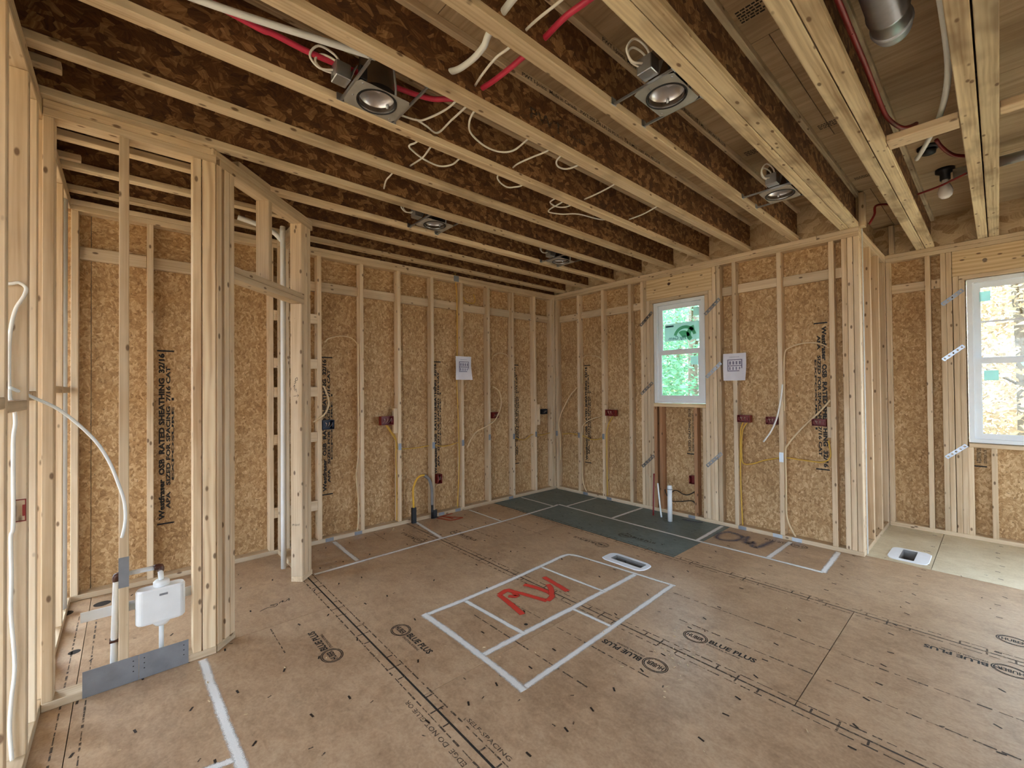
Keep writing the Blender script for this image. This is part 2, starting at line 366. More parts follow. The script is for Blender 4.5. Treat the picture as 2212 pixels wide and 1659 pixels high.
def ribbon(name, pts, width, mat, parent, mw=None, sub=5, wob=.004):
    """flat stroke lying in the local xy plane; uv.y runs across it"""
    P = [Vector((p[0], p[1], 0)) for p in spline([(a, b, 0) for a, b in pts], sub)]
    if len(P) < 12:
        Q = []
        for a, b in zip(P, P[1:]):
            for k in range(8): Q.append(a.lerp(b, k/8))
        P = Q+[P[-1]]
    bm = bmesh.new(); uvl = bm.loops.layers.uv.new('UVMap'); L = []; R = []
    for i, p in enumerate(P):
        t = (P[min(i+1, len(P)-1)]-P[max(i-1, 0)]).normalized(); n = Vector((-t.y, t.x, 0))
        hw = width/2*(1+.16*mnoise.noise((p.x*9, p.y*9, 3.3))); o = n*wob*mnoise.noise((p.x*4, p.y*4, 1.7))
        L.append(bm.verts.new(p+n*hw+o)); R.append(bm.verts.new(p-n*hw+o))
    for i in range(len(P)-1):
        f = bm.faces.new((R[i], R[i+1], L[i+1], L[i]))
        for lp, uv in zip(f.loops, ((i, 0), (i+1, 0), (i+1, 1), (i, 1))): lp[uvl].uv = (uv[0]*.05, uv[1])
    me = bpy.data.meshes.new(name); bm.to_mesh(me); bm.free(); me.materials.append(M[mat]); return link(name, me, parent, mw)
def text(name, body, size, mat, parent, mw, bold=.0, length=None, align='LEFT'):
    cu = bpy.data.curves.new('t', 'FONT'); cu.body = body; cu.size = size; cu.offset = bold*size; cu.align_x = align; cu.resolution_u = 2
    tmp = bpy.data.objects.new('t', cu); me = bpy.data.meshes.new_from_object(tmp); bpy.data.objects.remove(tmp); bpy.data.curves.remove(cu)
    if length and len(me.vertices):
        xs = [v.co.x for v in me.vertices]; k = length/(max(xs)-min(xs)); x0 = min(xs)
        for v in me.vertices: v.co.x = (v.co.x-x0)*k
    me.materials.clear(); me.materials.append(M[mat]); me.name = name
    return link(name, me, parent, mw)
# ------------------------------------------------------------------ floor
T, D = .0381, .089
ZB, ZS, ZT = .0381, 2.6956, 2.7718           # top of sole plate, underside and top of double top plate
ZC = 3.0734                                   # underside of the subfloor above
floor = struct(boxes_mesh('floor', [((-8.2, 1.5), (-7.8, .2), (-.34, -.30))], 'concrete'))
XS = [-8.05, -7.24, -6.02, -4.78, -3.56, -2.36, -1.155, .06, 1.36]
YC = {-4.78: [-1.27], -3.56: [-2.42], -2.36: [-1.15, -3.60], -1.155: [-2.385], .06: [-3.86]}
HOLES = {(-2.36, -3.60): (-1.564, -1.468, -2.327, -2.04), (.06, .1): (.17, .45, -3.752, -3.655)}
def hole_panel(name, x0, x1, y0, y1, hole, mat):
    hx0, hx1, hy0, hy1 = hole; xs = [x0, hx0, hx1, x1]; ys = [y0, hy0, hy1, y1]; bm = bmesh.new()
    for z in (0, -.018):
        V = [[bm.verts.new((a, b, z)) for b in ys] for a in xs]
        for i in range(3):
            for j in range(3):
                if i == 1 and j == 1: continue
                bm.faces.new((V[i][j], V[i+1][j], V[i+1][j+1], V[i][j+1]))
    c = Vector(((x0+x1)/2, (y0+y1)/2, 0)); bmesh.ops.translate(bm, vec=-c, verts=bm.verts)
    bmesh.ops.rotate(bm, cent=(0, 0, 0), matrix=Matrix.Rotation(-math.pi/2, 3, 'Z'), verts=bm.verts)
    return fin(bm, name, mat, floor, Matrix.Translation(c) @ Matrix.Rotation(math.pi/2, 4, 'Z'))
panels = []
for x0, x1 in zip(XS, XS[1:]):
    cuts = YC.get(x0, [-2.0])
    lo = min(cuts); ys = [.1]+cuts+[lo-2.44, lo-4.88, -7.7]
    ys = sorted(set(ys), reverse=True)
    for y1, y0 in zip(ys, ys[1:]):
        if y1-y0 < .05: continue
        mat = 'panel'
        if x0 == -1.155 and y1 == .1: mat = 'panel_green'
        if x0 == .06: mat = 'panel_pale'
        g = .0016; hole = None
        for (hx, hy), h in HOLES.items():
            if x0 < h[0] < x1 and y0 < h[2] and h[3] < y1: hole = h
        if hole: hole_panel('floor_panel', x0+g, x1-g, y0+g, y1-g, hole, mat)
        else: box('floor_panel', floor, (x0+g, x1-g), (y0+g, y1-g), (-.018, 0), mat, 0)
# ------------------------------------------------------------------ ceiling: subfloor panels and I-joists
ceiling = struct(boxes_mesh('ceiling', [((-8.2, 1.5), (-7.8, .2), (3.10, 3.14))], 'dark'))
for i, (x0, x1) in enumerate(zip([-8.05, -7.24, -6.02, -4.80, -3.58, -2.36, -1.145, .03], [-7.24, -6.02, -4.80, -3.58, -2.36, -1.145, .03, 1.36])):
    off = -1.1 if i % 2 else -2.3
    ys = [.1, off, off-2.44, -7.7]
    for y1, y0 in zip(ys, ys[1:]):
        box('subfloor_panel', ceiling, (x0+.002, x1-.002), (y0+.002, y1-.002), (ZC, ZC+.018), 'sub', 0)
def joist(yc, x0, x1, mat='flange'):
    jw = box('joist', ceiling, (x0, x1), (yc-.0055, yc+.0055), (ZT+.03, ZC-.03), 'web', 0)
    for nm, z0 in (('bottom_flange', ZT), ('top_flange', ZC-T)):
        box(nm, jw, (x0, x1), (yc-.03175, yc+.03175), (z0+.0004, z0+T-.0004), mat, .003)
    return jw
JY = [-.1533-.4064*i for i in range(8)]
JO = [joist(y, -4.95, .057) for y in JY]
for yc in (-3.365, -3.4315): joist(yc, -4.95, .057, 'flange_dirty')
for yc in (-3.7325, -3.8005, -4.148, -4.218): joist(yc, -4.95, 1.30, 'flange_dirty')
for i in range(1, 8): joist(-4.218-.4064*i, -4.95, 1.30, 'flange_dirty')
box('rim_board', ceiling, (.057, .089), (-3.46, .089), (ZT, ZC), 'rim', 0)
box('rim_board', ceiling, (1.30, 1.344), (-7.6, -3.376), (ZT, ZC), 'rim', 0)
box('rim_board', ceiling, (-4.974, -4.951), (-7.6, .089), (ZT, ZC), 'web', 0)
box('rim_board', ceiling, (-4.95, .057), (.06, .089), (ZT, ZC), 'web', 0)
box('squash_block', ceiling, (.0, .089), (-3.502, -3.464), (ZT, ZC-.02), 'plate')
box('squash_block', ceiling, (1.2, 1.289), (-3.54, -3.502), (ZT, ZC-.02), 'plate')
box('blocking', ceiling, (-1.46, -1.335), (-4.114, -3.834), (ZT+.004, ZT+.042), 'plate')
box('blocking', ceiling, (-1.36, -1.27), (-4.6, -4.252), (ZT+.03, ZT+.068), 'plate')
# short boards left lying against joists at the left wall
box('blocking', ceiling, (-4.95, -4.806), (-1.60, -1.551), (ZT+.03, ZT+.068), 'plate')
box('blocking', ceiling, (-4.95, -4.80), (-.64, -.602), (ZT+.027, ZT+.065), 'plate')
# joist printing
def onface(c, ex, ey): return frame(c, ex, ey)
text('stamp', 'PWT I-Joists  Made in Canada   PWT 20S OR LPI-20 PLUS-11 7/8 II MILL 1087 APA PR-L238', .026, 'ink', JO[6], onface((-3.08, JY[6]-.0325, ZC-.031), (1, 0, 0), (0, 0, 1)), .012, 1.36)
text('stamp', 'PWT I-Joists  Made in Canada   PWT 20S OR LPI-20 PLUS-11 7/8 II MILL 1087 APA PR-L238', .026, 'ink', JO[7], onface((-2.95, JY[7]-.0325, ZC-.031), (1, 0, 0), (0, 0, 1)), .012, 1.36)
text('stamp', 'PWT', .085, 'ink_soft', JO[6], onface((-3.0, JY[6]-.0065, 2.87), (1, 0, 0), (0, 0, 1)), .02, .26)
text('stamp', 'I-Joists', .05, 'ink_soft', JO[6], onface((-2.70, JY[6]-.0065, 2.885), (1, 0, 0), (0, 0, 1)), .01, .16)
# ------------------------------------------------------------------ walls
def vstud(parent, xr, yr, z0=ZB, z1=ZS, mat='stud', name='stud'): return box(name, parent, xr, yr, (z0, z1), mat)
# back wall: inner faces of the studs at y = 0, sheathing at y = .089
wall_back = struct(boxes_mesh('wall_back', [((-5.12, .12), (.103, .13), (-.3, 3.1)), ((-8.1, -6.95), (.103, .13), (-.3, 3.1)), ((-6.95, -5.12), (.103, .13), (-.3, .2)), ((-6.95, -5.12), (.103, .13), (2.5, 3.1))], 'siding'))
xs = [.089-1.2192*i for i in range(5)]+[-5.12]
for a, b in zip(xs[1:], xs):
    box('sheathing_panel', wall_back, (a+.0015, b-.0015), (.0895, .101), (-.05, 2.437), 'osb', 0)
    box('sheathing_panel', wall_back, (a+.0015, b-.0015), (.0895, .101), (2.441, 3.09), 'osb', 0)
box('sole_plate', wall_back, (-4.885, 0), (0, D), (0, ZB), 'plate')
box('top_plate', wall_back, (-4.885, .0), (0, D), (ZS, ZS+T), 'plate'); box('top_plate', wall_back, (-4.97, .089), (0, D), (ZS+T+.0006, ZT), 'plate')
SA = [-.3814-.4064*k for k in range(11)]
for x in SA: vstud(wall_back, (x-T, x), (0, D))
vstud(wall_back, (-T-.042, -.042), (0, D)); vstud(wall_back, (-T, 0), (0, D)); vstud(wall_back, (-4.885, -4.885+T), (0, D))
edges = [-4.847]+sorted(SA)+[-.080]
for a, b in zip(edges, edges[1:]):
    b0 = b-T if b in SA else b
    if b0-a > .05:
        dz = random.uniform(-.006, .006); box('blocking', wall_back, (a+.001, b0-.001), (.051, .0885), (2.376+dz, 2.465+dz), 'plate')
# ladder blocks where the pantry side wall meets the back wall
for z in (2.10, 1.68, 1.42, 1.0, .36):
    box('ladder_block', wall_back, (SA[8]+.001, SA[7]-T-.001), (.0, .038), (z-.045, z+.045), 'stud')
# right wall with the small window: inner faces at x = 0, sheathing at x = .089
W1 = (-2.157, -1.547, 1.248, 2.416)
wall_right = struct(boxes_mesh('wall_right', [((.103, .13), (W1[1], .13), (-.3, 3.1)), ((.103, .13), (-3.47, W1[0]), (-.3, 3.1)), ((.103, .13), (W1[0], W1[1]), (-.3, W1[2])), ((.103, .13), (W1[0], W1[1]), (W1[3], 3.1))], 'siding'))
for (ya, yb, za, zb) in ((-1.2192+.04, .089, -.05, 2.437), (-1.2192+.04, .089, 2.441, 3.09), (W1[1], -1.1792, -.05, 2.437), (W1[1], -1.1792, 2.441, 3.09), (W1[0], W1[1], -.05, W1[2]), (W1[0], W1[1], W1[3], 3.09), (-2.86, W1[0], -.05, 2.437), (-2.86, W1[0], 2.441, 3.09), (-3.465, -2.86, -.05, 2.437), (-3.465, -2.86, 2.441, 3.09)):
    box('sheathing_panel', wall_right, (.0895, .101), (ya+.0012, yb-.0012), (za, zb), 'osb', 0)
box('sole_plate', wall_right, (0, D), (-3.465, -.0005), (0, ZB), 'plate'); box('top_plate', wall_right, (0, D), (-3.465, -.0005), (ZS, ZS+T), 'plate')
box('top_plate', wall_right, (0, D), (-3.165, -.0005), (ZS+T+.0006, ZT), 'plate'); box('top_plate', wall_right, (0, D), (-3.465, -3.168), (ZS+T+.0006, ZT), 'plate')
for y in (-.0006, -.403, -.8094, -1.2158, -2.436, -2.8424, -3.2488):
    vstud(wall_right, (0, D), (y-T, y))
for y in (-1.387, -1.428, -2.237, -2.2795): vstud(wall_right, (0, D), (y-T, y), name='king_stud')
for y, z1 in ((-1.4685, 2.4545), (-1.509, 2.4155), (-2.1575, 2.4155), (-2.197, 2.4545)): vstud(wall_right, (0, D), (y-T, y), z1=z1, name='jack_stud')
box('header', wall_right, (0, D), (-2.2355, -1.4675), (2.455, 2.6945), 'header'); box('header_plate', wall_right, (0, D), (-2.1955, -1.508), (2.4165, 2.4543), 'plate')
box('window_sill_plate', wall_right, (0, D), (-2.157, -1.548), (1.21, 1.2478), 'header')
for y, m in ((-1.5475, 'red_stud'), (-1.6145, 'red_stud'), (-2.021, 'red_stud'), (-2.1185, 'stud')): vstud(wall_right, (0, D), (y-T, y), z1=1.2095, mat=m, name='cripple_stud')
for y in (-3.3415, -3.382, -3.4235): vstud(wall_right, (0, D), (y-T, y))
edges = [(-.039, -.403), (-.4411, -.8094), (-.8475, -1.2158), (-1.2539, -1.387), (-2.3176, -2.436), (-2.4741, -2.8424), (-2.8805, -3.2488), (-3.2869, -3.3415)]
for a, b in edges:
    dz = random.uniform(-.008, .012); box('blocking', wall_right, (.051, .0885), (b+.001, a-.001), (2.374+dz, 2.463+dz), 'plate')
# return wall that closes the bump-out
wall_return = struct(boxes_mesh('wall_return', [((.13, 1.3), (-3.36, -3.335), (-.3, 3.1))], 'siding'))
box('sheathing_panel', wall_return, (.102, 1.343), (-3.3755, -3.362), (-.05, 2.437), 'osb', 0); box('sheathing_panel', wall_return, (.102, 1.343), (-3.3755, -3.362), (2.441, 3.09), 'osb', 0)
box('sole_plate', wall_return, (.0895, 1.2545), (-3.465, -3.376), (0, ZB), 'plate')
box('top_plate', wall_return, (.0895, 1.2545), (-3.465, -3.376), (ZS, ZS+T), 'plate'); box('top_plate', wall_return, (.0895, 1.2545), (-3.465, -3.376), (ZS+T+.0006, ZT), 'plate')
for x in (.0895, .45, .856): vstud(wall_return, (x, x+T), (-3.465, -3.376))
vstud(wall_return, (1.216, 1.254), (-3.465, -3.376))
# far right wall with the big window: inner faces at x = 1.255
XC = 1.255; W2 = (-4.95, -4.036, .889, 2.416); DR = (-7.4, -5.2, .0, 2.45)
def wallc(x0, x1, a, b): return [((x0, x1), (a, b), (-.3, 3.1))]
wall_far_right = struct(boxes_mesh('wall_far_right', [((1.362, 1.39), (W2[1], -3.33), (-.3, 3.1)), ((1.362, 1.39), (W2[0], W2[1]), (-.3, W2[2])), ((1.362, 1.39), (W2[0], W2[1]), (W2[3], 3.1)), ((1.362, 1.39), (DR[1], W2[0]), (-.3, 3.1)), ((1.362, 1.39), (DR[0], DR[1]), (DR[3], 3.1)), ((1.362, 1.39), (-7.7, DR[0]), (-.3, 3.1))], 'siding'))
for (ya, yb, za, zb) in ((W2[1], -3.376, -.05, 2.437), (W2[1], -3.376, 2.441, 3.09), (W2[0], W2[1], -.05, W2[2]), (W2[0], W2[1], W2[3], 3.09), (DR[1], W2[0], -.05, 3.09), (DR[0], DR[1], DR[3], 3.09), (-7.65, DR[0], -.05, 3.09)):
    box('sheathing_panel', wall_far_right, (XC+D+.0005, XC+D+.012), (ya+.001, yb-.001), (za, zb), 'osb', 0)
box('sole_plate', wall_far_right, (XC, XC+D), (DR[1], -3.4655), (0, ZB), 'plate')
box('top_plate', wall_far_right, (XC, XC+D), (-7.6, -3.4655), (ZS, ZS+T), 'plate'); box('top_plate', wall_far_right, (XC, XC+D), (-7.6, -3.376), (ZS+T+.0006, ZT), 'plate')
for y in (-3.4665, -3.76): vstud(wall_far_right, (XC, XC+D), (y-T, y))
for y in (-3.868, -3.9075, -5.04, -5.08, -5.16): vstud(wall_far_right, (XC, XC+D), (y-T, y), name='king_stud')
for y, z1 in ((-3.9465, 2.4545), (-3.9855, 2.4155), (-4.951, 2.4155), (-4.9895, 2.4545)): vstud(wall_far_right, (XC, XC+D), (y-T-.004*(y > -4), y-.004*(y > -4)), z1=z1, name='jack_stud')
box('header', wall_far_right, (XC, XC+D), (-5.03, -3.948), (2.455, 2.6945), 'header'); box('header_plate', wall_far_right, (XC, XC+D), (-4.985, -3.99), (2.4165, 2.4543), 'plate')
box('window_sill_plate', wall_far_right, (XC, XC+D), (-4.949, -4.037), (.851, .8885), 'plate')
for y in (-4.0275, -4.174, -4.58, -4.91): vstud(wall_far_right, (XC, XC+D), (y-T, y), z1=.8505, name='cripple_stud')
for a, b in ((-3.5046, -3.76), (-3.7981, -3.868)):
    box('blocking', wall_far_right, (XC+.051, XC+D-.0005), (b+.001, a-.001), (2.374, 2.463), 'stud')
box('header', wall_far_right, (XC, XC+D), (DR[0], DR[1]), (DR[3]+.01, ZS-.001), 'header')
# pantry front wall (y = -1.365) , diagonal wall with door opening, and side wall
wall_pantry_front = struct(box('wall_pantry_front', None, (-4.884, -4.229), (-1.365, -1.276), (0, ZB), 'plate'))
box('top_plate', wall_pantry_front, (-4.884, -4.2265), (-1.365, -1.276), (ZS, ZS+T), 'plate'); box('top_plate', wall_pantry_front, (-4.884, -4.2265), (-1.365, -1.276), (ZS+T+.0006, ZT), 'plate')
vstud(wall_pantry_front, (-4.8835, -4.8455), (-1.365, -1.276)); vstud(wall_pantry_front, (-4.626, -4.588), (-1.365, -1.276))
vstud(wall_pantry_front, (-4.333, -4.295), (-1.365, -1.276), mat='pine'); vstud(wall_pantry_front, (-4.2905, -4.2305), (-1.365, -1.327), mat='pine')
r2_ = math.sqrt(.5); P0 = Vector((-4.2262, -1.3612, 0)); EX = Vector((r2_, r2_, 0)); EN = Vector((-r2_, r2_, 0))   # along the diagonal, and inwards
def dbox(name, s0, s1, z0, z1, mat='stud', t0=0.0, t1=D):
    c = P0+EX*((s0+s1)/2)+EN*((t0+t1)/2)+Vector((0, 0, (z0+z1)/2)); ds, dt, dz = s1-s0, t1-t0, z1-z0
    dd = sorted([(ds, EX), (dt, EN), (dz, Vector((0, 0, 1)))], key=lambda q: -q[0])
    return obox(name, None if name.startswith('wall') else wall_pantry_diagonal, c, dd[0][1], dd[1][1], [q[0] for q in dd], mat)
wall_pantry_diagonal = struct(dbox('wall_pantry_diagonal', .004, .147, 0, ZB, 'plate'))
dbox('sole_plate', .866, 1.01, 0, ZB, 'plate')
for s0 in (.005, .064, .1055): dbox('stud', s0, s0+.038, ZB, ZS, 'stud')
dbox('stud', .866, .904, ZB, 2.0895, 'stud')
for s0 in (.9075, .955): dbox('stud', s0, s0+.042, ZB, ZS, 'stud')
dbox('header_plate', .1445, .9055, 2.09, 2.1275, 'plate'); dbox('header_plate', .1445, .9055, 2.129, 2.1665, 'plate')
dbox('cripple_stud', .468, .506, 2.167, ZS, 'stud'); dbox('cripple_stud', .866, .904, 2.167, ZS, 'stud')
dbox('top_plate', .03, 1.03, ZS, ZS+T, 'plate'); dbox('top_plate', -.02, 1.03, ZS+T+.0006, ZT, 'plate')
dbox('backing_board', .19, .50, ZT+.0006, ZT+T, 'plate', .005, .12)
wall_pantry_side = struct(box('wall_pantry_side', None, (-3.605, -3.516), (-.62, -.0005), (0, ZB), 'plate'))
box('top_plate', wall_pantry_side, (-3.605, -3.516), (-.60, -.0005), (ZS, ZS+T), 'plate'); box('top_plate', wall_pantry_side, (-3.605, -3.516), (-.60, -.0005), (ZS+T+.0006, ZT), 'plate')
vstud(wall_pantry_side, (-3.605, -3.516), (-.0386, -.0005)); vstud(wall_pantry_side, (-3.605, -3.516), (-.50, -.462))
# left wall: open stud wall at x = -4.885
XL = -4.885
wall_left = struct(box('wall_left', None, (XL-D, XL), (-2.54, -.0005), (0, ZB), 'plate'))
box('top_plate', wall_left, (XL-D, XL), (-7.6, -.0005), (ZS, ZS+T), 'plate'); box('top_plate', wall_left, (XL-D, XL), (-7.6, -.0005), (ZS+T+.0006, ZT), 'plate')
LY = [-2.128, -2.5345]+[-1.716, -1.492, -1.31, -.90, -.49]
for y in LY: vstud(wall_left, (XL-D, XL), (y, y+.038))
for y0, y1, z in ((-2.0895, -1.7165, 1.385), (-1.6775, -1.4925, 1.42), (-2.496, -2.1285, 1.40), (-.861, -.491, 1.45), (-.45, -.001, 1.45)):
    box('blocking', wall_left, (XL-D, XL), (y0+.001, y1-.001), (z-.019, z+.019), 'plate')
# unseen far side of the house: rear wall and the room beyond the left wall
REAR = []
ops = [(-1.7, .7)]; x = -8.1
for a, b in ops:
    REAR.append(((x, a), (-7.72, -7.6), (-.3, 3.1))); REAR.append(((a, b), (-7.72, -7.6), (-.3, .8))); REAR.append(((a, b), (-7.72, -7.6), (2.3, 3.1))); x = b
REAR.append(((x, 1.5), (-7.72, -7.6), (-.3, 3.1)))
struct(boxes_mesh('wall_rear', REAR, 'osb'))
struct(boxes_mesh('wall_far_left', [((-8.15, -8.03), (-7.7, -7.1), (-.3, 3.1)), ((-8.15, -8.03), (-.9, .13), (-.3, 3.1)), ((-8.15, -8.03), (-7.1, -.9), (-.3, .1)), ((-8.15, -8.03), (-7.1, -.9), (2.5, 3.1))], 'osb'))
# ------------------------------------------------------------------ nail plates on the framing (parts of the walls)
def nplate(parent, xr, yr, zr): box('nail_plate', parent, xr, yr, zr, 'guard', 0)
for x in (-3.199, -2.922, -1.961, -1.736, -.905): nplate(wall_back, (x, x+.075), (-.0016, -.0002), (.003, .036))
for x, z in ((-2.433, .828), (-2.02, .804), (-1.62, .796), (-1.215, .83), (-.808, .808), (-.40, .805)): nplate(wall_back, (x-.017, x+.017), (-.0016, -.0002), (z-.035, z+.035))
nplate(wall_back, (-1.733, -1.662), (-.0016, -.0002), (ZS+.004, ZT-.004))
for y in (-2.468, -1.95, -.868, -.49): nplate(wall_right, (-.0016, -.0002), (y-.075, y), (.003, .036))
for y in (-2.78, -2.937): box('nail_plate', wall_right, (-.0022, -.0002), (y-.08, y), (.003, .037), 'galv_light', 0)
for y, z in ((-.422, .792), (-.828, .805), (-.019, .79)): nplate(wall_right, (-.0016, -.0002), (y-.018, y+.018), (z-.035, z+.035))
box('nail_plate', wall_right, (-.002, -.0002), (-2.8795, -2.8435), (.72, .81), 'galv_light', 0)
for a, b in ((-4.751, -4.5515), (-4.55, -4.352)):
    o = box('nail_plate', wall_pantry_front, (a, b), (-1.3675, -1.3655), (.002, .125), 'guard', 0)
    for q in (0, 1, 2):
        for xx in ((b-.02,) if a < -4.6 else (a+.02, b-.02)): box('nail_hole', o, (xx-.0025, xx+.0025), (-1.3683, -1.3677), (.05+.025*q, .0545+.025*q), 'black', 0)
box('nail_plate', wall_pantry_front, (-4.6265, -4.5875), (-1.3675, -1.3655), (.475, .622), 'guard', 0)
box('nail_plate', wall_pantry_side, (-3.6065, -3.6055), (-.25, -.12), (.03, .135), 'guard', 0)
box('nail_plate', wall_pantry_side, (-3.6065, -3.6055), (-.25, -.12), (2.66, 2.77), 'guard', 0)
# window straps: perforated steel
def strap(parent, a, b, wid=.034):
    a = Vector(a); b = Vector(b); d = (b-a); L = d.length; e = d.normalized(); n = Vector((-1, 0, 0)); s = n.cross(e)
    bm = bmesh.new()
    def q(u0, u1, v0, v1):
        vs = [bm.verts.new((u, v, z)) for z in (0, .0012) for u, v in ((u0, v0), (u1, v0), (u1, v1), (u0, v1))]
        for f in ((0, 1, 2, 3), (7, 6, 5, 4), (0, 4, 5, 1), (1, 5, 6, 2), (2, 6, 7, 3), (3, 7, 4, 0)): bm.faces.new([vs[i] for i in f])
    h = wid/2; q(0, L, -h, -h*.45); q(0, L, h*.45, h); k = 5
    for i in range(k+1):
        c = L*i/k; q(max(0, c-L/k*.32), min(L, c+L/k*.32), -h*.45, h*.45)
    fin(bm, 'strap', 'strap', parent, frame(a+n*.0006, e, s))
for a, b in (((-1.386, 2.171), (-1.543, 2.315)), ((-1.386, 1.353), (-1.538, 1.491)), ((-2.161, 2.202), (-2.316, 2.347)), ((-2.166, 1.533), (-2.32, 1.681)), ((-1.391, .489), (-1.545, .639)), ((-2.159, .592), (-2.316, .746))):
    strap(wall_right, (-.0003, a[0], a[1]), (-.0003, b[0], b[1]))
for a, b in (((-3.876, 2.2), (-4.018, 2.321)), ((-3.876, 1.669), (-4.018, 1.797)), ((-3.885, .736), (-4.022, .867))):
    strap(wall_far_right, (XC-.0003, a[0], a[1]), (XC-.0003, b[0], b[1]))
# ------------------------------------------------------------------ windows
def window(name, x, y0, y1, z0, z1, zm, muntin=None):
    """double hung vinyl window in a wall whose outside is +x; y0<y1"""
    g = .006; y0 += g; y1 -= g; z0 += g; z1 -= g; fwid = .034
    W = struct(boxes_mesh(name, [((x, x+.085), (y0, y0+fwid), (z0, z1)), ((x, x+.085), (y1-fwid, y1), (z0, z1)), ((x, x+.085), (y0+fwid, y1-fwid), (z1-fwid, z1)), ((x, x+.085), (y0+fwid, y1-fwid), (z0, z0+fwid)),
        ((x+.012, x+.02), (y0+fwid, y0+fwid+.012), (z0+fwid, z1-fwid)), ((x+.012, x+.02), (y1-fwid-.012, y1-fwid), (z0+fwid, z1-fwid))], 'vinyl'))
    def sash(nm, xa, a, b, za, zb, s=.042):
        S = boxes_mesh(nm, [((xa, xa+.028), (a, a+s), (za, zb)), ((xa, xa+.028), (b-s, b), (za, zb)), ((xa, xa+.028), (a+s, b-s), (zb-s, zb)), ((xa, xa+.028), (a+s, b-s), (za, za+s)),
            ((xa+.006, xa+.010), (a+s, a+s+.008), (za+s, zb-s)), ((xa+.006, xa+.010), (b-s-.008, b-s), (za+s, zb-s)), ((xa+.006, xa+.010), (a+s+.008, b-s-.008), (zb-s-.008, zb-s)), ((xa+.006, xa+.010), (a+s+.008, b-s-.008), (za+s, za+s+.008))], 'vinyl', W)
        box('glass_pane', S, (xa+.013, xa+.017), (a+s, b-s), (za+s, zb-s), 'glass', 0); return S
    a, b = y0+fwid+.001, y1-fwid-.001
    up_ = sash('upper_sash', x+.048, a, b, zm-.02, z1-fwid-.001); lo_ = sash('lower_sash', x+.016, a, b, z0+fwid+.001, zm+.022)
    box('sash_lock', lo_, (x+.02, x+.04), ((a+b)/2-.03, (a+b)/2+.03), (zm+.0222, zm+.034), 'vinyl')
    if muntin:
        for zz in muntin: box('grille_bar', up_, (x+.060, x+.069), (a+.042, b-.042), (zz-.008, zz+.008), 'vinyl', 0)
    return W, up_, lo_
win1, up1, lo1 = window('window_1', .012, W1[0], W1[1], W1[2], W1[3], 1.83)
win2, up2, lo2 = window('window_2', XC+.012, W2[0], W2[1], W2[2], W2[3], 1.652, (2.012,))
# stickers on the panes (printing faces outdoors, so it reads mirrored from inside)
xf = .012+.048+.012
S = box('window_sticker', up1, (xf-.0006, xf), (-2.10, -1.66), (1.96, 2.16), 'sticker', 0)
def arc(parent, mat, c, r0, r1, a0, a1, x, n=14):
    bm = bmesh.new(); A = []; B = []
    for i in range(n+1):
        t = a0+(a1-a0)*i/n; A.append(bm.verts.new((x, c[0]+r0*math.cos(t), c[1]+r0*math.sin(t)))); B.append(bm.verts.new((x, c[0]+r1*math.cos(t), c[1]+r1*math.sin(t))))
    for i in range(n): bm.faces.new((A[i], A[i+1], B[i+1], B[i]))
    fin(bm, 'print_arc', mat, parent)
arc(S, 'stickgreen', (-1.90, 1.99), .10, .135, .25, 2.9, xf-.0012); arc(S, 'stickgreen', (-1.88, 1.985), .0, .085, .9, 2.9, xf-.0012); arc(S, 'stickgreen', (-2.02, 2.02), .05, .10, -.9, 1.4, xf-.0012)
text('print_text', 'Ply Gem', .06, 'stickdark', S, frame((xf-.0014, -1.93+.02, 1.972), (0, 1, 0), (0, 0, 1)), .01, .20)
box('print_band', S, (xf-.0016, xf-.0008), (-1.77, -1.67), (2.12, 2.14), 'stickdark', 0)
for a, b, c, d in ((-2.08, -2.0, 2.22, 2.31), ): box('paper_label', up1, (xf-.0006, xf), (a, b), (c, d), 'sticker', 0)
xf = .012+.016+.012; box('paper_label', lo1, (xf-.0006, xf), (-2.07, -1.98), (1.68, 1.77), 'sticker', 0)
xf = XC+.06; box('paper_label', up2, (xf, xf+.0006), (-4.19, -4.12), (2.2, 2.29), 'sticker', 0); xf = XC+.028; box('paper_label', lo2, (xf+.011, xf+.0116), (-4.23, -4.14), (1.47, 1.56), 'sticker', 0)
# ------------------------------------------------------------------ floor marks (paint and stamps, parts of the floor)
ZP = .0011
def fl(z=ZP): return Matrix.Translation((0, 0, z))
PN = [0]
def paint(nm, pts, wd, mat, lb=None, sub=1, z=ZP):
    PN[0] += 1; z += .00003*(PN[0] % 40)
    o = ribbon(nm, pts, wd*(1.5 if mat == 'white' else 1.0), mat, floor, fl(z), sub)
    if lb: lab(o, lb)
    return o
W_ = 'paint_line'
paint(W_, [(-3.505, -.672), (-2.332, -.652), (-1.572, -.648), (-.70, -.615), (-.63, -.60)], .034, 'white', 'white spray line marking cabinet fronts along the back wall')
paint(W_, [(-.613, -.60), (-.629, -1.383), (-.627, -2.337), (-.607, -2.941), (-.606, -3.313)], .034, 'white', 'white spray line marking cabinet fronts along the window wall')
for i, (a, b) in enumerate((((-3.134, -.03), (-3.15, -.63)), ((-2.26, -.03), (-2.332, -.64)), ((-1.562, -.03), (-1.572, -.64)), ((-.71, -.02), (-.723, -.61)), ((-.01, -.718), (-.61, -.724)), ((-.01, -1.388), (-.62, -1.383)), ((-.02, -2.321), (-.62, -2.337)), ((-.04, -2.935), (-.60, -2.929)), ((-.606, -3.313), (-.02, -3.29)))):
    paint(W_, [a, b], .028 if i in (2, 3, 4) else .036, 'white', z=.0008)
I = [(-3.183, -1.789), (-1.80, -1.745), (-1.653, -2.651), (-3.168, -2.694)]
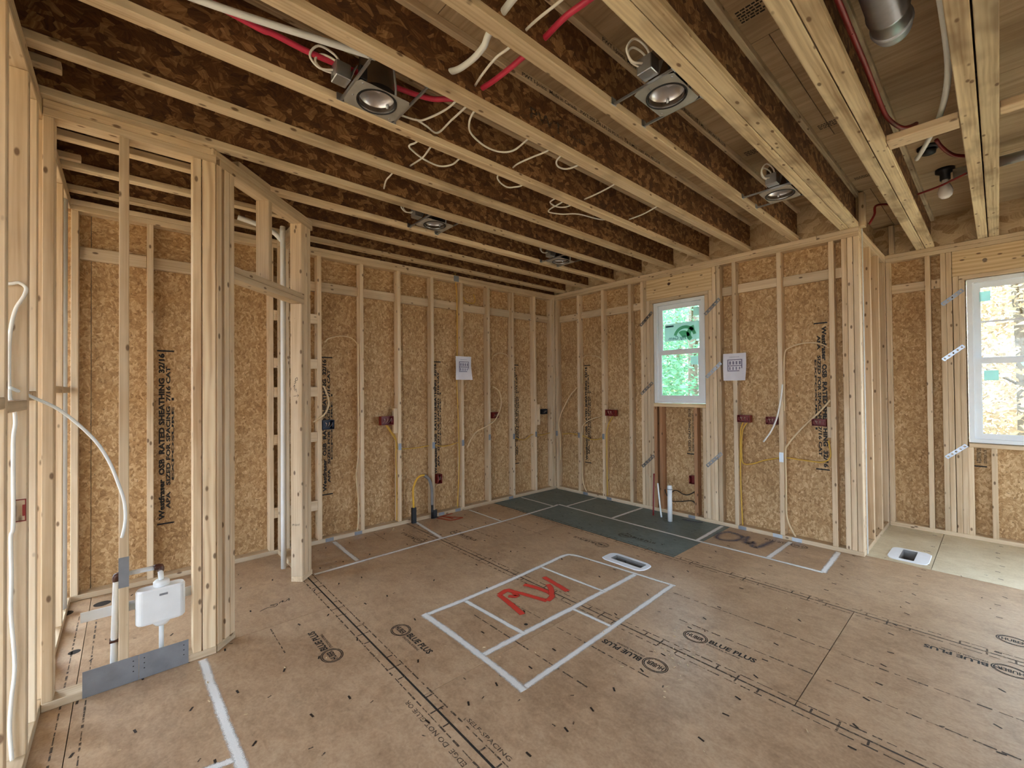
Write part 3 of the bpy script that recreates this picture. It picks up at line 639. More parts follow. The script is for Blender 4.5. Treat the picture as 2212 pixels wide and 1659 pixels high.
paint(W_, [(-3.19, -1.79), (-2.86, -1.795), (-2.116, -1.76), (-1.80, -1.738), (-1.74, -1.78), (-1.72, -1.85)], .036, 'white', 'white spray outline of the kitchen island, far side', 3)
paint(W_, [(-1.72, -1.82), (-1.672, -2.36), (-1.645, -2.66)], .026, 'white', 'white spray outline of the kitchen island, window side', 3)
paint(W_, [(-1.65, -2.64), (-2.43, -2.675), (-3.168, -2.70)], .03, 'white', 'white spray outline of the kitchen island, near side')
paint(W_, [(-3.183, -1.775), (-3.175, -2.364), (-3.19, -2.715)], .038, 'white', 'white spray outline of the kitchen island, pantry side', 3)
paint(W_, [(-3.185, -2.362), (-2.4, -2.365), (-1.67, -2.355)], .036, 'white', None, 1, .0009)
paint(W_, [(-2.886, -1.801), (-2.863, -2.358)], .03, 'white', None, 1, .0009); paint(W_, [(-2.116, -1.767), (-2.089, -2.365)], .024, 'white', None, 1, .0009); paint(W_, [(-2.438, -2.38), (-2.422, -2.677)], .024, 'white', None, 1, .0009)
paint(W_, [(-4.295, -1.385), (-4.281, -1.87), (-4.266, -2.45), (-4.26, -3.1)], .036, 'white', 'white spray line running from the pantry corner to the camera', 3)
paint(W_, [(-4.262, -2.24), (-4.42, -2.205), (-4.6, -2.2)], .03, 'white', None, 1, .0009)
# red letters M W (upside down from here), orange scribble, blue D W
RW = .052
for s in ([(-2.722, -2.204), (-2.692, -2.067), (-2.666, -1.903)], [(-2.666, -1.903), (-2.568, -1.892), (-2.587, -1.998), (-2.63, -1.96)], [(-2.575, -1.90), (-2.53, -2.02), (-2.481, -2.187)], [(-2.481, -2.187), (-2.394, -2.15), (-2.394, -2.02), (-2.428, -1.905)], [(-2.40, -2.15), (-2.33, -2.08), (-2.30, -2.02)], [(-2.233, -1.915), (-2.253, -2.052), (-2.276, -2.19)]):
    paint('paint_letter', s, RW, 'red', 'red spray stroke of the letters MW inside the island outline', 4, .0016)
for s in ([(-2.02, -.03), (-1.988, -.138), (-1.946, -.235), (-1.80, -.24)], [(-1.80, -.24), (-1.865, -.151), (-1.95, -.05)], [(-1.98, -.05), (-1.87, -.03), (-1.79, -.02)], [(-1.93, -.09), (-1.90, -.2)]):
    paint('paint_scribble', s, .06, 'orange', 'orange spray scribble beside the gas tube', 4, .0016)
paint('paint_letter', [(-.403, -2.416), (-.271, -2.402), (-.166, -2.44), (-.178, -2.53), (-.239, -2.589), (-.361, -2.586), (-.428, -2.523), (-.438, -2.458), (-.40, -2.416)], .085, 'blue', 'faded blue spray letter D near the window wall', 5, .0016)
paint('paint_letter', [(-.161, -2.623), (-.297, -2.646), (-.376, -2.679), (-.30, -2.71), (-.387, -2.735), (-.42, -2.768), (-.32, -2.80), (-.217, -2.81), (-.131, -2.82)], .095, 'blue', 'faded blue spray letter W near the window wall', 5, .0016)
paint('paint_smudge', [(-.10, -1.93), (-.08, -2.06), (-.05, -2.13)], .09, 'blue', None, 4, .0016)
box('paint_smudge', wall_right, (-.0018, -.0003), (-2.06, -1.93), (.003, .033), 'bluebright', 0)
# manufacturer stamps
def stamp(x, y, flip=False, mat='ink', oval=True, length=.24):
    rd = Vector((0, 1 if flip else -1, 0)); upv = Vector((-1 if flip else 1, 0, 0)); c = Vector((x, y, .0007))
    if oval:
        bm = bmesh.new(); n = 26; R = [(.058, .068), (.052, .060)]
        for (r0a, r0b), (r1a, r1b) in (((.044, .054), (.049, .06)), ((.052, .063), (.057, .068))):
            A = [bm.verts.new((r0b*math.cos(2*math.pi*k/n), r0a*math.sin(2*math.pi*k/n), 0)) for k in range(n)]; B = [bm.verts.new((r1b*math.cos(2*math.pi*k/n), r1a*math.sin(2*math.pi*k/n), 0)) for k in range(n)]
            for k in range(n): bm.faces.new((A[k], B[k], B[(k+1) % n], A[(k+1) % n]))
        o = fin(bm, 'stamp_seal', mat, floor, frame(c, rd, upv))
        text('seal_text', 'HUBER', .046, mat, o, frame(c-rd*.046-upv*.016, rd, upv), .03, .092)
    text('stamp', 'BLUE PLUS', .052, mat, floor, frame(c+rd*.075-upv*.004, rd, upv), .035, length)
    text('stamp', 'STRUCTURAL FLOORING', .018, mat, floor, frame(c+rd*.075-upv*.03, rd, upv), .02, length*.72)
stamp(-3.768, -1.815, True); stamp(-3.376, -1.841); stamp(-2.562, -3.031, True); stamp(-2.162, -3.053); stamp(-1.302, -4.248, True); stamp(-.903, -4.264)
stamp(-2.52, -.55, True, 'ink_soft'); stamp(-2.143, -.61, False, 'ink_soft'); stamp(-1.357, -1.801, True, 'ink_soft'); stamp(-.985, -1.80, False, 'ink_soft'); stamp(-.10, -3.02, True, 'ink_soft', True, .2)
# printed edge notes, ruler ticks and broken nailing lines
def edge_line(x, y0, y1, mat='ink_soft', wd=.006):
    bm = bmesh.new(); y = y0
    while y > y1:
        L = random.uniform(.02, .07); hw = wd*random.uniform(.4, 1)
        vs = [bm.verts.new(v) for v in ((x-hw, y, 0), (x+hw, y, 0), (x+hw, y-L, 0), (x-hw, y-L, 0))]; bm.faces.new(vs); y -= L+random.uniform(.004, .03)
    o = fin(bm, 'nailing_line', mat, floor, fl(.0006)); o['kind'] = 'stuff'
for xs_ in (-4.78, -3.56, -2.36, -1.155):
    for s in (-1, 1): edge_line(xs_+s*.042, -.3, -5.2, 'ink_soft', .0045)
    if xs_ < -4: continue
    bm = bmesh.new(); y = -.2; k = 0
    while y > -5.2:
        for s in (-1, 1):
            if (k*7+(s > 0)*3) % 4 < 2:
                L = .035; vs = [bm.verts.new((xs_+s*a, y+b, 0)) for a, b in ((.004, 0), (.004, -.008), (L, -.008), (L, 0))]; bm.faces.new(vs if s < 0 else vs[::-1])
        y -= .1016; k += 1
    o = fin(bm, 'ruler_ticks', 'ink_soft', floor, fl(.0006)); o['kind'] = 'stuff'
    bm = bmesh.new()
    vs = [bm.verts.new(v) for v in ((xs_-.005, .0, 0), (xs_+.005, .0, 0), (xs_+.005, -5.5, 0), (xs_-.005, -5.5, 0))]; bm.faces.new(vs[::-1])
    fin(bm, 'seam_line', 'ink' if xs_ == -3.56 else 'ink_soft', floor, fl(.0005))
for x, a, b in ((-2.67, -2.05, -2.38), (-2.95, -2.0, -2.5), (-2.95, -2.55, -2.85), (-2.67, -2.45, -3.0), (-1.96, -.4, -1.0), (-1.56, -.6, -1.2), (-1.75, -2.7, -3.58), (-2.05, -2.9, -3.58), (-1.75, -3.65, -4.4), (-2.05, -3.65, -4.3), (-2.75, -.05, -.35), (-3.95, -1.3, -1.6)): edge_line(x, a, b, 'ink_soft', .005)
text('stamp', 'EDGE  DO NOT GLUE OR', .032, 'ink_soft', floor, frame((-3.625, -2.86, .0007), (0, 1, 0), (-1, 0, 0)), .01, .46)
text('stamp', 'SELF-SPACING', .028, 'ink_soft', floor, frame((-3.50, -2.68, .0007), (0, -1, 0), (1, 0, 0)), .01, .28)
# hand-written door note by the pantry opening
for s in ([(-3.95, -1.02), (-3.90, -1.0), (-3.86, -1.015), (-3.84, -.985), (-3.88, -.975), (-3.86, -1.0)], [(-3.83, -.99), (-3.81, -.965), (-3.79, -.985), (-3.76, -.955), (-3.77, -.99)]):
    ribbon('pen_mark', s, .006, 'pen', floor, fl(.0007), 4, 0)
for hx, hy, hr in ((-4.812, -.818, .026), (-4.72, -.17, .045), (-4.90, -.19, .045), (-2.785, -2.30, .012)):
    lathe('pipe_hole', [(0, .0006), (hr, .0006), (hr*.98, .0002)], 'dark', floor, (hx, hy, 0), (0, 0, 1), 18, False)
obox('knot', wall_right, (-.0006, -1.755, 2.606), (0, 1, -.05), (0, 0, 1), (.03, .022, .0008), 'cpvc', 0) if False else lathe('knot', [(0, .0), (.011, .0004), (.017, .0)], 'cpvc', wall_right, (-.0004, -1.755, 2.606), (-1, 0, 0), 14, False)
lathe('knot', [(0, .0), (.010, .0004), (.016, .0)], 'bark', wall_far_right, (XC-.0004, -4.16, 2.57), (-1, 0, 0), 14, False)
# nail heads
def scatter_marks(name, pts, sx, sy, mat, z=.0009):
    bm = bmesh.new()
    for x, y, a in pts:
        c, s = math.cos(a), math.sin(a)
        vs = [bm.verts.new((x+u*c-v*s, y+u*s+v*c, 0)) for u, v in ((-sx, -sy), (sx, -sy), (sx, sy), (-sx, sy))]; bm.faces.new(vs)
    o = fin(bm, name, mat, floor, fl(z)); o['kind'] = 'stuff'
pts = []
for row in range(26):
    y = -.153-.4064*row*.5
    if row % 2: continue
    x = -4.75
    while x < 1.2:
        if random.random() < .8: pts.append((x+random.uniform(-.03, .03), y+random.uniform(-.02, .02), random.uniform(-.5, .5)+1.3))
        x += .19
scatter_marks('nail_heads', pts, .014, .0045, 'nail')
pts = [(random.uniform(-4.7, 1.1), random.uniform(-4.6, -.1), random.uniform(0, 3.1)) for _ in range(160)]
scatter_marks('scuff_marks', pts, .009, .003, 'ink_soft', .0008)
bm = bmesh.new()
for cx, cy, n, sp in ((-2.45, -3.05, 26, .14), (-2.35, -.25, 24, .18), (-3.0, -2.6, 26, 1.0), (-4.1, -1.7, 10, .5), (-1.0, -3.2, 16, .9), (-2.6, -.12, 22, .15)):
    for _ in range(n):
        x, y = random.gauss(cx, sp), random.gauss(cy, sp*.8)
        if y > -.02 or x > -.02: continue
        a = random.uniform(0, 3.14); L = random.uniform(.003, .009); h = random.uniform(.0015, .004); c, s = math.cos(a), math.sin(a)
        vs = [bm.verts.new((x+u*c-v*s, y+u*s+v*c, z)) for z in (.0006, h) for u, v in ((-L, -.002), (L, -.002), (L, .002), (-L, .002))]
        for f in ((3, 2, 1, 0), (4, 5, 6, 7), (0, 1, 5, 4), (1, 2, 6, 5), (2, 3, 7, 6), (3, 0, 4, 7)): bm.faces.new([vs[i] for i in f])
o = fin(bm, 'sawdust_chips', 'chip'); o['label'] = 'loose wood chips and sawdust scattered over the subfloor'; o['category'] = 'sawdust'; o['kind'] = 'stuff'
# ------------------------------------------------------------------ sheathing stamps on the walls
def wstamp(parent, c, read, upv, width, length, full=True):
    """vertical block of print; read = reading direction, lines stack against upv"""
    c = Vector(c); r = Vector(read); u = Vector(upv)
    if full:
        text('stamp', 'Westfraser  OSB  RATED SHEATHING  32/16', .046, 'ink', parent, frame(c-u*.036, r, u), .05, length)
        text('stamp', 'APA   SIZED FOR SPACING  7/16 CAT', .034, 'ink', parent, frame(c-u*.072+r*.08, r, u), .045, length*.86)
        text('stamp', 'EXPOSURE 1', .02, 'ink', parent, frame(c-u*.095+r*.3, r, u), .04, length*.5)
    else:
        text('stamp', 'RATED SHEATHING  32/16', .04, 'ink', parent, frame(c-u*.04, r, u), .02, length)
        text('stamp', 'SIZED FOR SPACING  7/16 CAT', .026, 'ink', parent, frame(c-u*.075, r, u), .015, length*.9)
    for s in (-.03, length+.02):
        a = c+r*s-u*width*.5; obox('stamp_bracket', parent, a+r.cross(u)*.0008, u, r, (width*1.15, .012, .0008), 'ink', 0)
yA = .0885
wstamp(wall_back, (-4.415, yA, .44), (0, 0, 1), (-1, 0, 0), .09, 1.29); wstamp(wall_back, (-3.195, yA, .46), (0, 0, 1), (-1, 0, 0), .09, 1.27); wstamp(wall_back, (-1.962, yA, .46), (0, 0, 1), (-1, 0, 0), .09, 1.27); wstamp(wall_back, (-.735, yA, .46), (0, 0, 1), (-1, 0, 0), .09, 1.27)
xB = .0885
wstamp(wall_right, (xB, -.462, .45), (0, 0, 1), (0, 1, 0), .09, 1.27); wstamp(wall_right, (xB, -1.905, .72), (0, 0, 1), (0, 1, 0), .07, .47, False); wstamp(wall_right, (xB, -3.21, 1.97), (0, 0, -1), (0, -1, 0), .09, 1.27)
wstamp(wall_far_right, (XC+D-.0005, -4.07, .70), (0, 0, 1), (0, 1, 0), .07, .14, False)
def cstamp(x, y, rows=5, w=.11):
    bm = bmesh.new()
    for r in range(rows):
        yy = y-r*.0 ; xx = x+r*.018; t = 0
        while t < w*(1-.1*(r % 3)):
            L = random.uniform(.006, .02); vs = [bm.verts.new(v) for v in ((xx, yy-t, 0), (xx+.010, yy-t, 0), (xx+.010, yy-t-L, 0), (xx, yy-t-L, 0))]; bm.faces.new(vs); t += L+.004
    o = fin(bm, 'stamp', 'ink', ceiling, Matrix.Translation((0, 0, ZC-.0008)))
cstamp(-2.60, -3.48); cstamp(-1.34, -3.49, 4); cstamp(-1.36, -3.06, 4, .09); cstamp(-.30, -3.49, 3)
# pencil marks on the pantry door jamb
JF = frame(P0+EX*.8655+EN*.045+Vector((0, 0, 1.44)), -EN, (0, 0, 1))
for s in ([(-.005, .08), (.01, .09), (.012, .07), (-.003, .07), (-.005, .08)], [(-.012, .055), (-.005, .065), (-.002, .05), (-.015, .045)], [(-.02, .02), (-.01, .035), (-.015, .0)], [(-.01, -.01), (.0, .005), (.004, -.02)], [(-.02, -.05), (.02, -.045)], [(.01, -.035), (.02, -.045), (.01, -.058)]):
    ribbon('pencil_mark', s, .0025, 'pen', wall_pantry_diagonal, JF @ Matrix.Translation((0, 0, .0008)), 3, 0)
text('stamp', 'SPF KD-HT', .02, 'ink_soft', wall_pantry_diagonal, JF @ Matrix.Translation((-.035, -1.02, .0008)), .01, .06)
# ------------------------------------------------------------------ floor duct boots
def boot(label, x0, x1, y0, y1, hx0, hx1, hy0, hy1):
    t = thing('floor_duct_boot', label, 'duct boot', ((x0+x1)/2, (y0+y1)/2, 0), 'floor duct boots')
    bm = bmesh.new(); n = 40
    out = []; inn = []; top = []
    cx, cy = (x0+x1)/2, (y0+y1)/2
    for k in range(n):
        a = 2*math.pi*k/n; c, s = math.cos(a), math.sin(a)
        def sup(rx, ry, e): return (abs(c)**e*math.copysign(rx, c), abs(s)**e*math.copysign(ry, s))
        wob = 1+.05*mnoise.noise((c*2+cx, s*2, 4.0))
        ox, oy = sup((x1-x0)/2*wob, (y1-y0)/2*wob, .38); ix, iy = sup((hx1-hx0)/2, (hy1-hy0)/2, .12)
        out.append(bm.verts.new((cx+ox, cy+oy, .0004))); top.append(bm.verts.new((cx+ox*.96, cy+oy*.97, .005))); inn.append(bm.verts.new(((hx0+hx1)/2+ix, (hy0+hy1)/2+iy, .005)))
    for k in range(n):
        j = (k+1) % n; bm.faces.new((out[k], out[j], top[j], top[k])); bm.faces.new((top[k], top[j], inn[j], inn[k]))
    fin(bm, 'mastic_rim', 'mastic', t)
    e = .002
    boxes_mesh('duct_sleeve', [((hx0, hx0+e), (hy0, hy1), (-.26, .0045)), ((hx1-e, hx1), (hy0, hy1), (-.26, .0045)), ((hx0, hx1), (hy0, hy0+e), (-.26, .0045)), ((hx0, hx1), (hy1-e, hy1), (-.26, .0045)), ((hx0, hx1), (hy0, hy1), (-.262, -.258))], 'boot', t)
boot('white-rimmed floor duct opening at the corner of the island outline', -1.622, -1.428, -2.365, -1.975, -1.563, -1.469, -2.326, -2.041)
boot('white-rimmed floor duct opening below the big window', .125, .49, -3.84, -3.58, .171, .449, -3.751, -3.656)
# ------------------------------------------------------------------ recessed can lights
def can_light(loc, yb0, yb1, label):
    """root at the middle of the aperture; yb0..yb1 = faces of the two joist flanges the hanger bars span"""
    x, y, z = loc
    t = thing('recessed_light', label, 'ceiling light', loc, 'recessed can lights between the joists'); T0 = Matrix.Translation(Vector(loc))
    n = 36; bm = bmesh.new(); R = .0915; hx, hy = .127, .0965
    a = []; b = []; c2 = []; d2 = []
    for k in range(n):
        th = 2*math.pi*k/n; c, s = math.cos(th), math.sin(th); m = max(abs(c)/hx, abs(s)/hy)
        a.append(bm.verts.new((R*c, R*s, 0))); b.append(bm.verts.new((c/m, s/m, 0))); c2.append(bm.verts.new((R*c, R*s, .0015))); d2.append(bm.verts.new((c/m, s/m, .0015)))
    for k in range(n):
        j = (k+1) % n; bm.faces.new((a[k], b[k], b[j], a[j])); bm.faces.new((c2[k], c2[j], d2[j], d2[k])); bm.faces.new((b[k], d2[k], d2[j], b[j]))
    fr = fin(bm, 'mounting_frame', 'plate_grey', t, T0)
    for u, v in ((-.10, -.08), (.10, .08), (-.105, .02)): lathe('rivet', [(0, -.003), (.005, -.002), (.005, 0)], 'galv', fr, (x+u, y+v, z), (0, 0, 1), 8)
    lathe('collar', [(.0912, -.003), (.0912, .03), (.084, .03), (.084, -.003), (.0912, -.003)], 'black', t, loc)
    lathe('housing_can', [(.0785, .004), (.0785, .19), (.07, .20), (0, .20)], 'canout', t, loc)
    rf = lathe('reflector', [(.0838, .0), (.081, .02), (.07, .038), (.045, .050), (0, .054)], 'can', t, loc)
    box('rating_label', rf, (x-.016, x+.010), (y-.03, y-.004), (z+.0435, z+.0445), 'paper', 0)
    for u, v in ((.066, .03), (-.03, -.062)): lathe('trim_clip', [(0, .012), (.007, .014), (.007, .03)], 'galv_light', rf, (x+u, y+v, z), (0, 0, 1), 8)
    jb = box('junction_box', t, (x-.20, x-.135), (y-.04, y+.03), (z+.016, z+.085), 'galv')
    obox('box_cover', jb, (x-.125, y-.005, z+.06), (0, 1, .15), (.35, 0, 1), (.085, .08, .002), 'guard', 0)
    box('cable_block', jb, (x-.118, x-.085), (y-.095, y-.07), (z+.01, z+.07), 'black')
    for sx in (-1, 1):
        bx = x+sx*.1305
        hb = boxes_mesh('hanger_bar', [((bx-.003, bx+.003), (yb0, yb1), (z+.001, z+.012)), ((bx+.0035, bx+.0075), (yb0+.03, yb1-.002), (z+.003, z+.010))], 'galv', t)
        for yy, sg in ((yb0, 1), (yb1, -1)): box('bar_foot', hb, (bx-.02, bx+.016), (yy+sg*.0004, yy+sg*.0034), (z-.001, z+.034), 'galv')
    bm = bmesh.new(); tube_bm(bm, [(x-.19, y, z+.06), (x-.25, y+.02, z+.05), (x-.29, y+.02, z+.085), (x-.26, y+.0, z+.13), (x-.20, y-.02, z+.11), (x-.17, y-.02, z+.075)], .005, 6, 5); tube_bm(bm, [(x-.19, y+.02, z+.055), (x-.24, y+.03, z+.058), (x-.265, y+.03, z+.085), (x-.24, y+.02, z+.115), (x-.19, y+.0, z+.10), (x-.16, y, z+.07)], .005, 6, 5); fin(bm, 'supply_cable', 'wire_w', t, None, True)
    tube('conduit_whip', [(x+.0, y-.04, z+.195), (x+.03, y-.085, z+.18), (x+.05, y-.088, z+.06), (x+.05, y-.088, z+.003)], .0055, 'galv_light', t, 6)
    return t
FZ = ZT+.003
nr = lambda i: JY[i]-.03175
fr_ = lambda i: JY[i]+.03175
can_light((-3.725, -2.318, FZ), fr_(6), nr(5), 'recessed can light with loose white cable loops, nearest the pantry')
can_light((-2.735, -3.228, FZ), -3.365+.03175, nr(7), 'recessed can light with a white label inside, in front of the doubled joist')
can_light((-1.175, -3.228, FZ), -3.365+.03175, nr(7), 'recessed can light closest to the big stepped corner on the window side')
can_light((-2.715, -1.18, FZ), fr_(3), nr(2), 'recessed can light with a white label, over the back counter line')
can_light((-1.16, -1.16, FZ), fr_(3), nr(2), 'small far recessed can light nearest the back corner')
# ------------------------------------------------------------------ electrical boxes
def ebox(name, label, c, n, wdt, hgt, mat, group='electrical boxes nailed to the studs', leads=True):
    """open-fronted box; n = direction it opens"""
    c = Vector(c); n = Vector(n); u = Vector((0, 0, 1)); s = u.cross(n)
    t = thing(name, label, 'electrical box', c, group); d = .06; e = .003
    bm = bmesh.new(); h, k = wdt/2, hgt/2
    def q(*p): bm.faces.new([bm.verts.new(v) for v in p])
    for z, w1, h1 in ((0, h, k),):
        A = [(-h, -k), (h, -k), (h, k), (-h, k)]; B = [(-h+e, -k+e), (h-e, -k+e), (h-e, k-e), (-h+e, k-e)]
        for i in range(4):
            j = (i+1) % 4; a, b = A[i], A[j]; a2, b2 = B[i], B[j]
            q((a[0], a[1], 0), (b[0], b[1], 0), (b[0], b[1], -d), (a[0], a[1], -d)); q((a2[0], a2[1], 0), (a2[0], a2[1], -d+e), (b2[0], b2[1], -d+e), (b2[0], b2[1], 0)); q((a[0], a[1], 0), (a2[0], a2[1], 0), (b2[0], b2[1], 0), (b[0], b[1], 0))
        q((-h, -k, -d), (h, -k, -d), (h, k, -d), (-h, k, -d)); q((-h+e, -k+e, -d+e), (-h+e, k-e, -d+e), (h-e, k-e, -d+e), (h-e, -k+e, -d+e))
    fr = frame(c, s, u); bmesh.ops.remove_doubles(bm, verts=bm.verts, dist=1e-5)
    me = bpy.data.meshes.new('shell'); bm.to_mesh(me); bm.free(); me.materials.append(M[mat]); link('shell', me, t, fr)
    if leads:
        bm = bmesh.new()
        for q_ in range(3):
            x = (q_-1)*h*.45; tube_bm(bm, [fr @ Vector((x, -k*.6, -d+.006)), fr @ Vector((x+.006, -k*.1, -.012)), fr @ Vector((x-.004+.01*q_, k*.5, -.006)), fr @ Vector((x+.012, k*.2, -.018))], .0022, 5, 4)
        fin(bm, 'wire_leads', 'copper', t, None, True)
    for sy in (-1, 1):
        ct = c+s*(sy*h*.7)+n*.001
        bx = obox('mounting_ear', t, ct+u*0, s, u, (.008, hgt*.5, .003), mat, 0)
    return t
NA = (0, -1, 0); NB = (-1, 0, 0)
ebox('outlet_box', 'red double outlet box on a wood spacer, left on the back wall', (-2.576, -.012, 1.112), NA, .136, .09, 'boxred')
box('spacer_block', wall_back, (-2.50, -2.457), (-.0, .04), (.974, 1.236), 'stud')
ebox('outlet_box', 'dark blue outlet box beside the stud nearest the pantry post', (-3.168, -.012, 1.106), NA, .104, .09, 'boxblue')
ebox('outlet_box', 'low red outlet box right of the grey and yellow gas tube', (-1.948, -.012, .418), NA, .06, .105, 'boxred')
ebox('outlet_box', 'dark red outlet box behind the hanging tan cable on the back wall', (-1.115, -.004, 1.1), NA, .09, .075, 'boxred')
ebox('outlet_box', 'black outlet box on the back wall next to the corner', (-.222, -.006, 1.108), NA, .09, .07, 'boxdark')
box('spacer_block', wall_back, (-.38, -.315), (.0, .038), (.93, 1.214), 'stud')
ebox('outlet_box', 'red outlet box on the window wall left of the window', (-.012, -.94, 1.114), NB, .145, .078, 'boxred')
box('spacer_block', wall_right, (.0, .038), (-.868, -.8485), (.98, 1.22), 'stud')
ebox('outlet_box', 'red outlet box under the paper sheet on the window wall', (-.012, -2.535, 1.112), NB, .12, .07, 'boxred')
ebox('outlet_box', 'dark red outlet box crossed by the hanging white cable', (-.004, -2.782, 1.104), NB, .1, .07, 'boxred')
ebox('outlet_box', 'red outlet box over the printed sheathing near the stepped corner', (-.004, -3.16, 1.106), NB, .105, .06, 'boxred')
box('spacer_block', wall_right, (.0, .038), (-3.2485, -3.222), (.977, 1.249), 'stud')
ebox('outlet_box', 'small red outlet box below the window behind the white drain pipe', (.01, -1.985, .418), NB, .058, .088, 'boxred', leads=False)
ebox('outlet_box', 'dark red box low on the stud of the left wall', (-4.905, -1.722, .98), (0, -1, 0), .035, .085, 'boxred', leads=False)
# ------------------------------------------------------------------ papers pinned to the studs
def sheet(label, c, ex, wd, ht):
    c = Vector(c); ex = Vector(ex); u = Vector((0, 0, 1)); n = ex.cross(u)
    t = thing('plan_sheet', label, 'paper', c, 'plan sheets pinned to studs')
    bm = bmesh.new(); nx, nz = 10, 10; V = []; V2 = []
    for lay, dd in ((V, 0), (V2, .0008)):
        for i in range(nx+1):
            row = []
            for j in range(nz+1):
                a, b = i/nx-.5, j/nz-.5; curl = .010*max(0, a-.15)*max(0, .1-b)*12+.003*math.sin(a*9+b*5)
                row.append(bm.verts.new((a*wd, b*ht, .004+curl+dd)))
            lay.append(row)
    for lay, rev in ((V, True), (V2, False)):
        for i in range(nx):
            for j in range(nz):
                f = (lay[i][j], lay[i+1][j], lay[i+1][j+1], lay[i][j+1]); bm.faces.new(f[::-1] if rev else f)
    fr = frame(c, ex, u); fin(bm, 'page', 'paper', t, fr, True)
    L = []
    def rc(x0, x1, z0, z1): L.append(((x0*wd, x1*wd), (z0*ht, z1*ht), (.0085, .0092)))
    rc(-.30, .34, -.16, -.13); rc(-.30, .34, .25, .28); rc(-.30, -.26, -.13, .25); rc(.30, .34, -.13, .25); rc(-.30, .34, .03, .06)
    for q in range(4):
        x = -.22+q*.14; rc(x, x+.075, .09, .21); rc(x, x+.05, -.11, .0)
    rc(-.22, .22, .36, .37)
    o = boxes_mesh('printed_elevation', L, 'print', t); o.matrix_basis = fr; 
    return t
sheet('white plan sheet with a house drawing, pinned on the back wall', (-1.607, -.001, 1.682), (1, 0, 0), .222, .278)
sheet('white plan sheet with a house drawing, pinned right of the small window', (-.001, -2.455, 1.632), (0, -1, 0), .222, .275)
# ------------------------------------------------------------------ plumbing
t = thing('drain_pipe', 'white capped drain pipe standing on the green floor below the window', 'pipe', (-.255, -1.872, 0))
lathe('pipe', [(0, .001), (.0245, .001), (.0245, .36), (0, .36)], 'pvc', t, (-.255, -1.872, 0)); lathe('cap', [(.0255, .335), (.029, .337), (.029, .352), (.0255, .354), (.0255, .375), (.018, .384), (0, .384)], 'pvc', t, (-.255, -1.872, 0)); lathe('clamp', [(.0292, .341), (.0298, .341), (.0298, .348), (.0292, .348), (.0292, .341)], 'guard', t, (-.255, -1.872, 0))
tag(tube('water_pipe', [(-.19, -1.637, 0), (-.17, -1.632, .25), (-.15, -1.628, .46)], .009, 'pexdark', None, 8, 4), 'thin dark red water pipe rising from the green floor', 'pipe')
tag(tube('water_pipe', [(-.19, -1.735, 0), (-.15, -1.69, .18), (-.11, -1.650, .35)], .009, 'pexw', None, 8, 4), 'thin white water pipe leaning left of the drain pipe', 'pipe')
t = thing('gas_tube', 'looped yellow gas tube with grey sleeve rising from the floor at the back wall', 'gas pipe', (-2.18, -.03, 0))
tube('yellow_tube', [(-2.29, -.035, .10), (-2.296, -.03, .295), (-2.287, -.02, .375), (-2.25, -.02, .456), (-2.2, -.02, .49), (-2.15, -.02, .489)], .011, 'gas', t); tube('grey_sleeve', [(-2.155, -.02, .49), (-2.1, -.02, .445), (-2.069, -.02, .368), (-2.06, -.022, .283), (-2.061, -.025, .15)], .017, 'greyhose', t)
boxes_mesh('sleeve', [((-2.315, -2.27), (-.05, -.018), (.0, .165))], 'black', t); tube('sleeve', [(-2.062, -.028, 0), (-2.061, -.026, .16)], .014, 'black', t); boxes_mesh('bracket', [((-2.045, -1.995), (-.022, -.016), (.0, .085)), ((-2.06, -1.995), (-.05, -.016), (.0005, .008))], 'black', t)
# plumbing box between the pantry studs
t = thing('plumbing_box', 'white plastic plumbing box with brown pipe elbows between the pantry studs', 'plumbing', (-4.465, -1.32, .04))
bm = bmesh.new(); prof = []; hw, hd, rr = .1, .035, .03
for k in range(24):
    a = 2*math.pi*k/24; c, s = math.cos(a), math.sin(a); prof.append((math.copysign(hw-rr, c)+rr*c, math.copysign(hd-rr, s)+rr*s))
for z0, z1, sc0, sc1 in ((.262, .27, .93, 1), (.27, .425, 1, 1), (.425, .435, 1, .93)):
    A = [bm.verts.new((-4.465+x*sc0, -1.345+y*sc0, z0)) for x, y in prof]; B = [bm.verts.new((-4.465+x*sc1, -1.345+y*sc1, z1)) for x, y in prof]
    for k in range(24): bm.faces.new((A[k], A[(k+1) % 24], B[(k+1) % 24], B[k]))
    if z0 == .262: bm.faces.new(A[::-1])
    if z1 == .435: bm.faces.new(B)
bmesh.ops.remove_doubles(bm, verts=bm.verts, dist=1e-5); fin(bm, 'body', 'pvc', t)
lathe('collar', [(.0, .42), (.034, .42), (.034, .455), (.026, .462), (0, .462)], 'pvc', t, (-4.462, -1.335, 0)); lathe('collar', [(0, .235), (.026, .235), (.034, .245), (.034, .27), (0, .27)], 'pvc', t, (-4.462, -1.335, 0))
tube('pipe', [(-4.462, -1.33, .05), (-4.462, -1.335, .25)], .0105, 'pvc', t); tube('pipe', [(-4.462, -1.335, .45), (-4.465, -1.31, .505)], .012, 'pvc', t, 8, 1); tube('pipe', [(-4.482, -1.305, .52), (-4.62, -1.305, .52)], .012, 'pvc', t); tube('pipe', [(-4.634, -1.305, .50), (-4.640, -1.31, .28), (-4.645, -1.315, .04)], .014, 'pvc', t)
for p_ in ([(-4.465, -1.308, .497), (-4.465, -1.306, .52), (-4.49, -1.305, .52)], [(-4.612, -1.305, .52), (-4.634, -1.305, .52), (-4.635, -1.306, .495)]): tube('elbow', p_, .0155, 'cpvc', t, 10, 3)
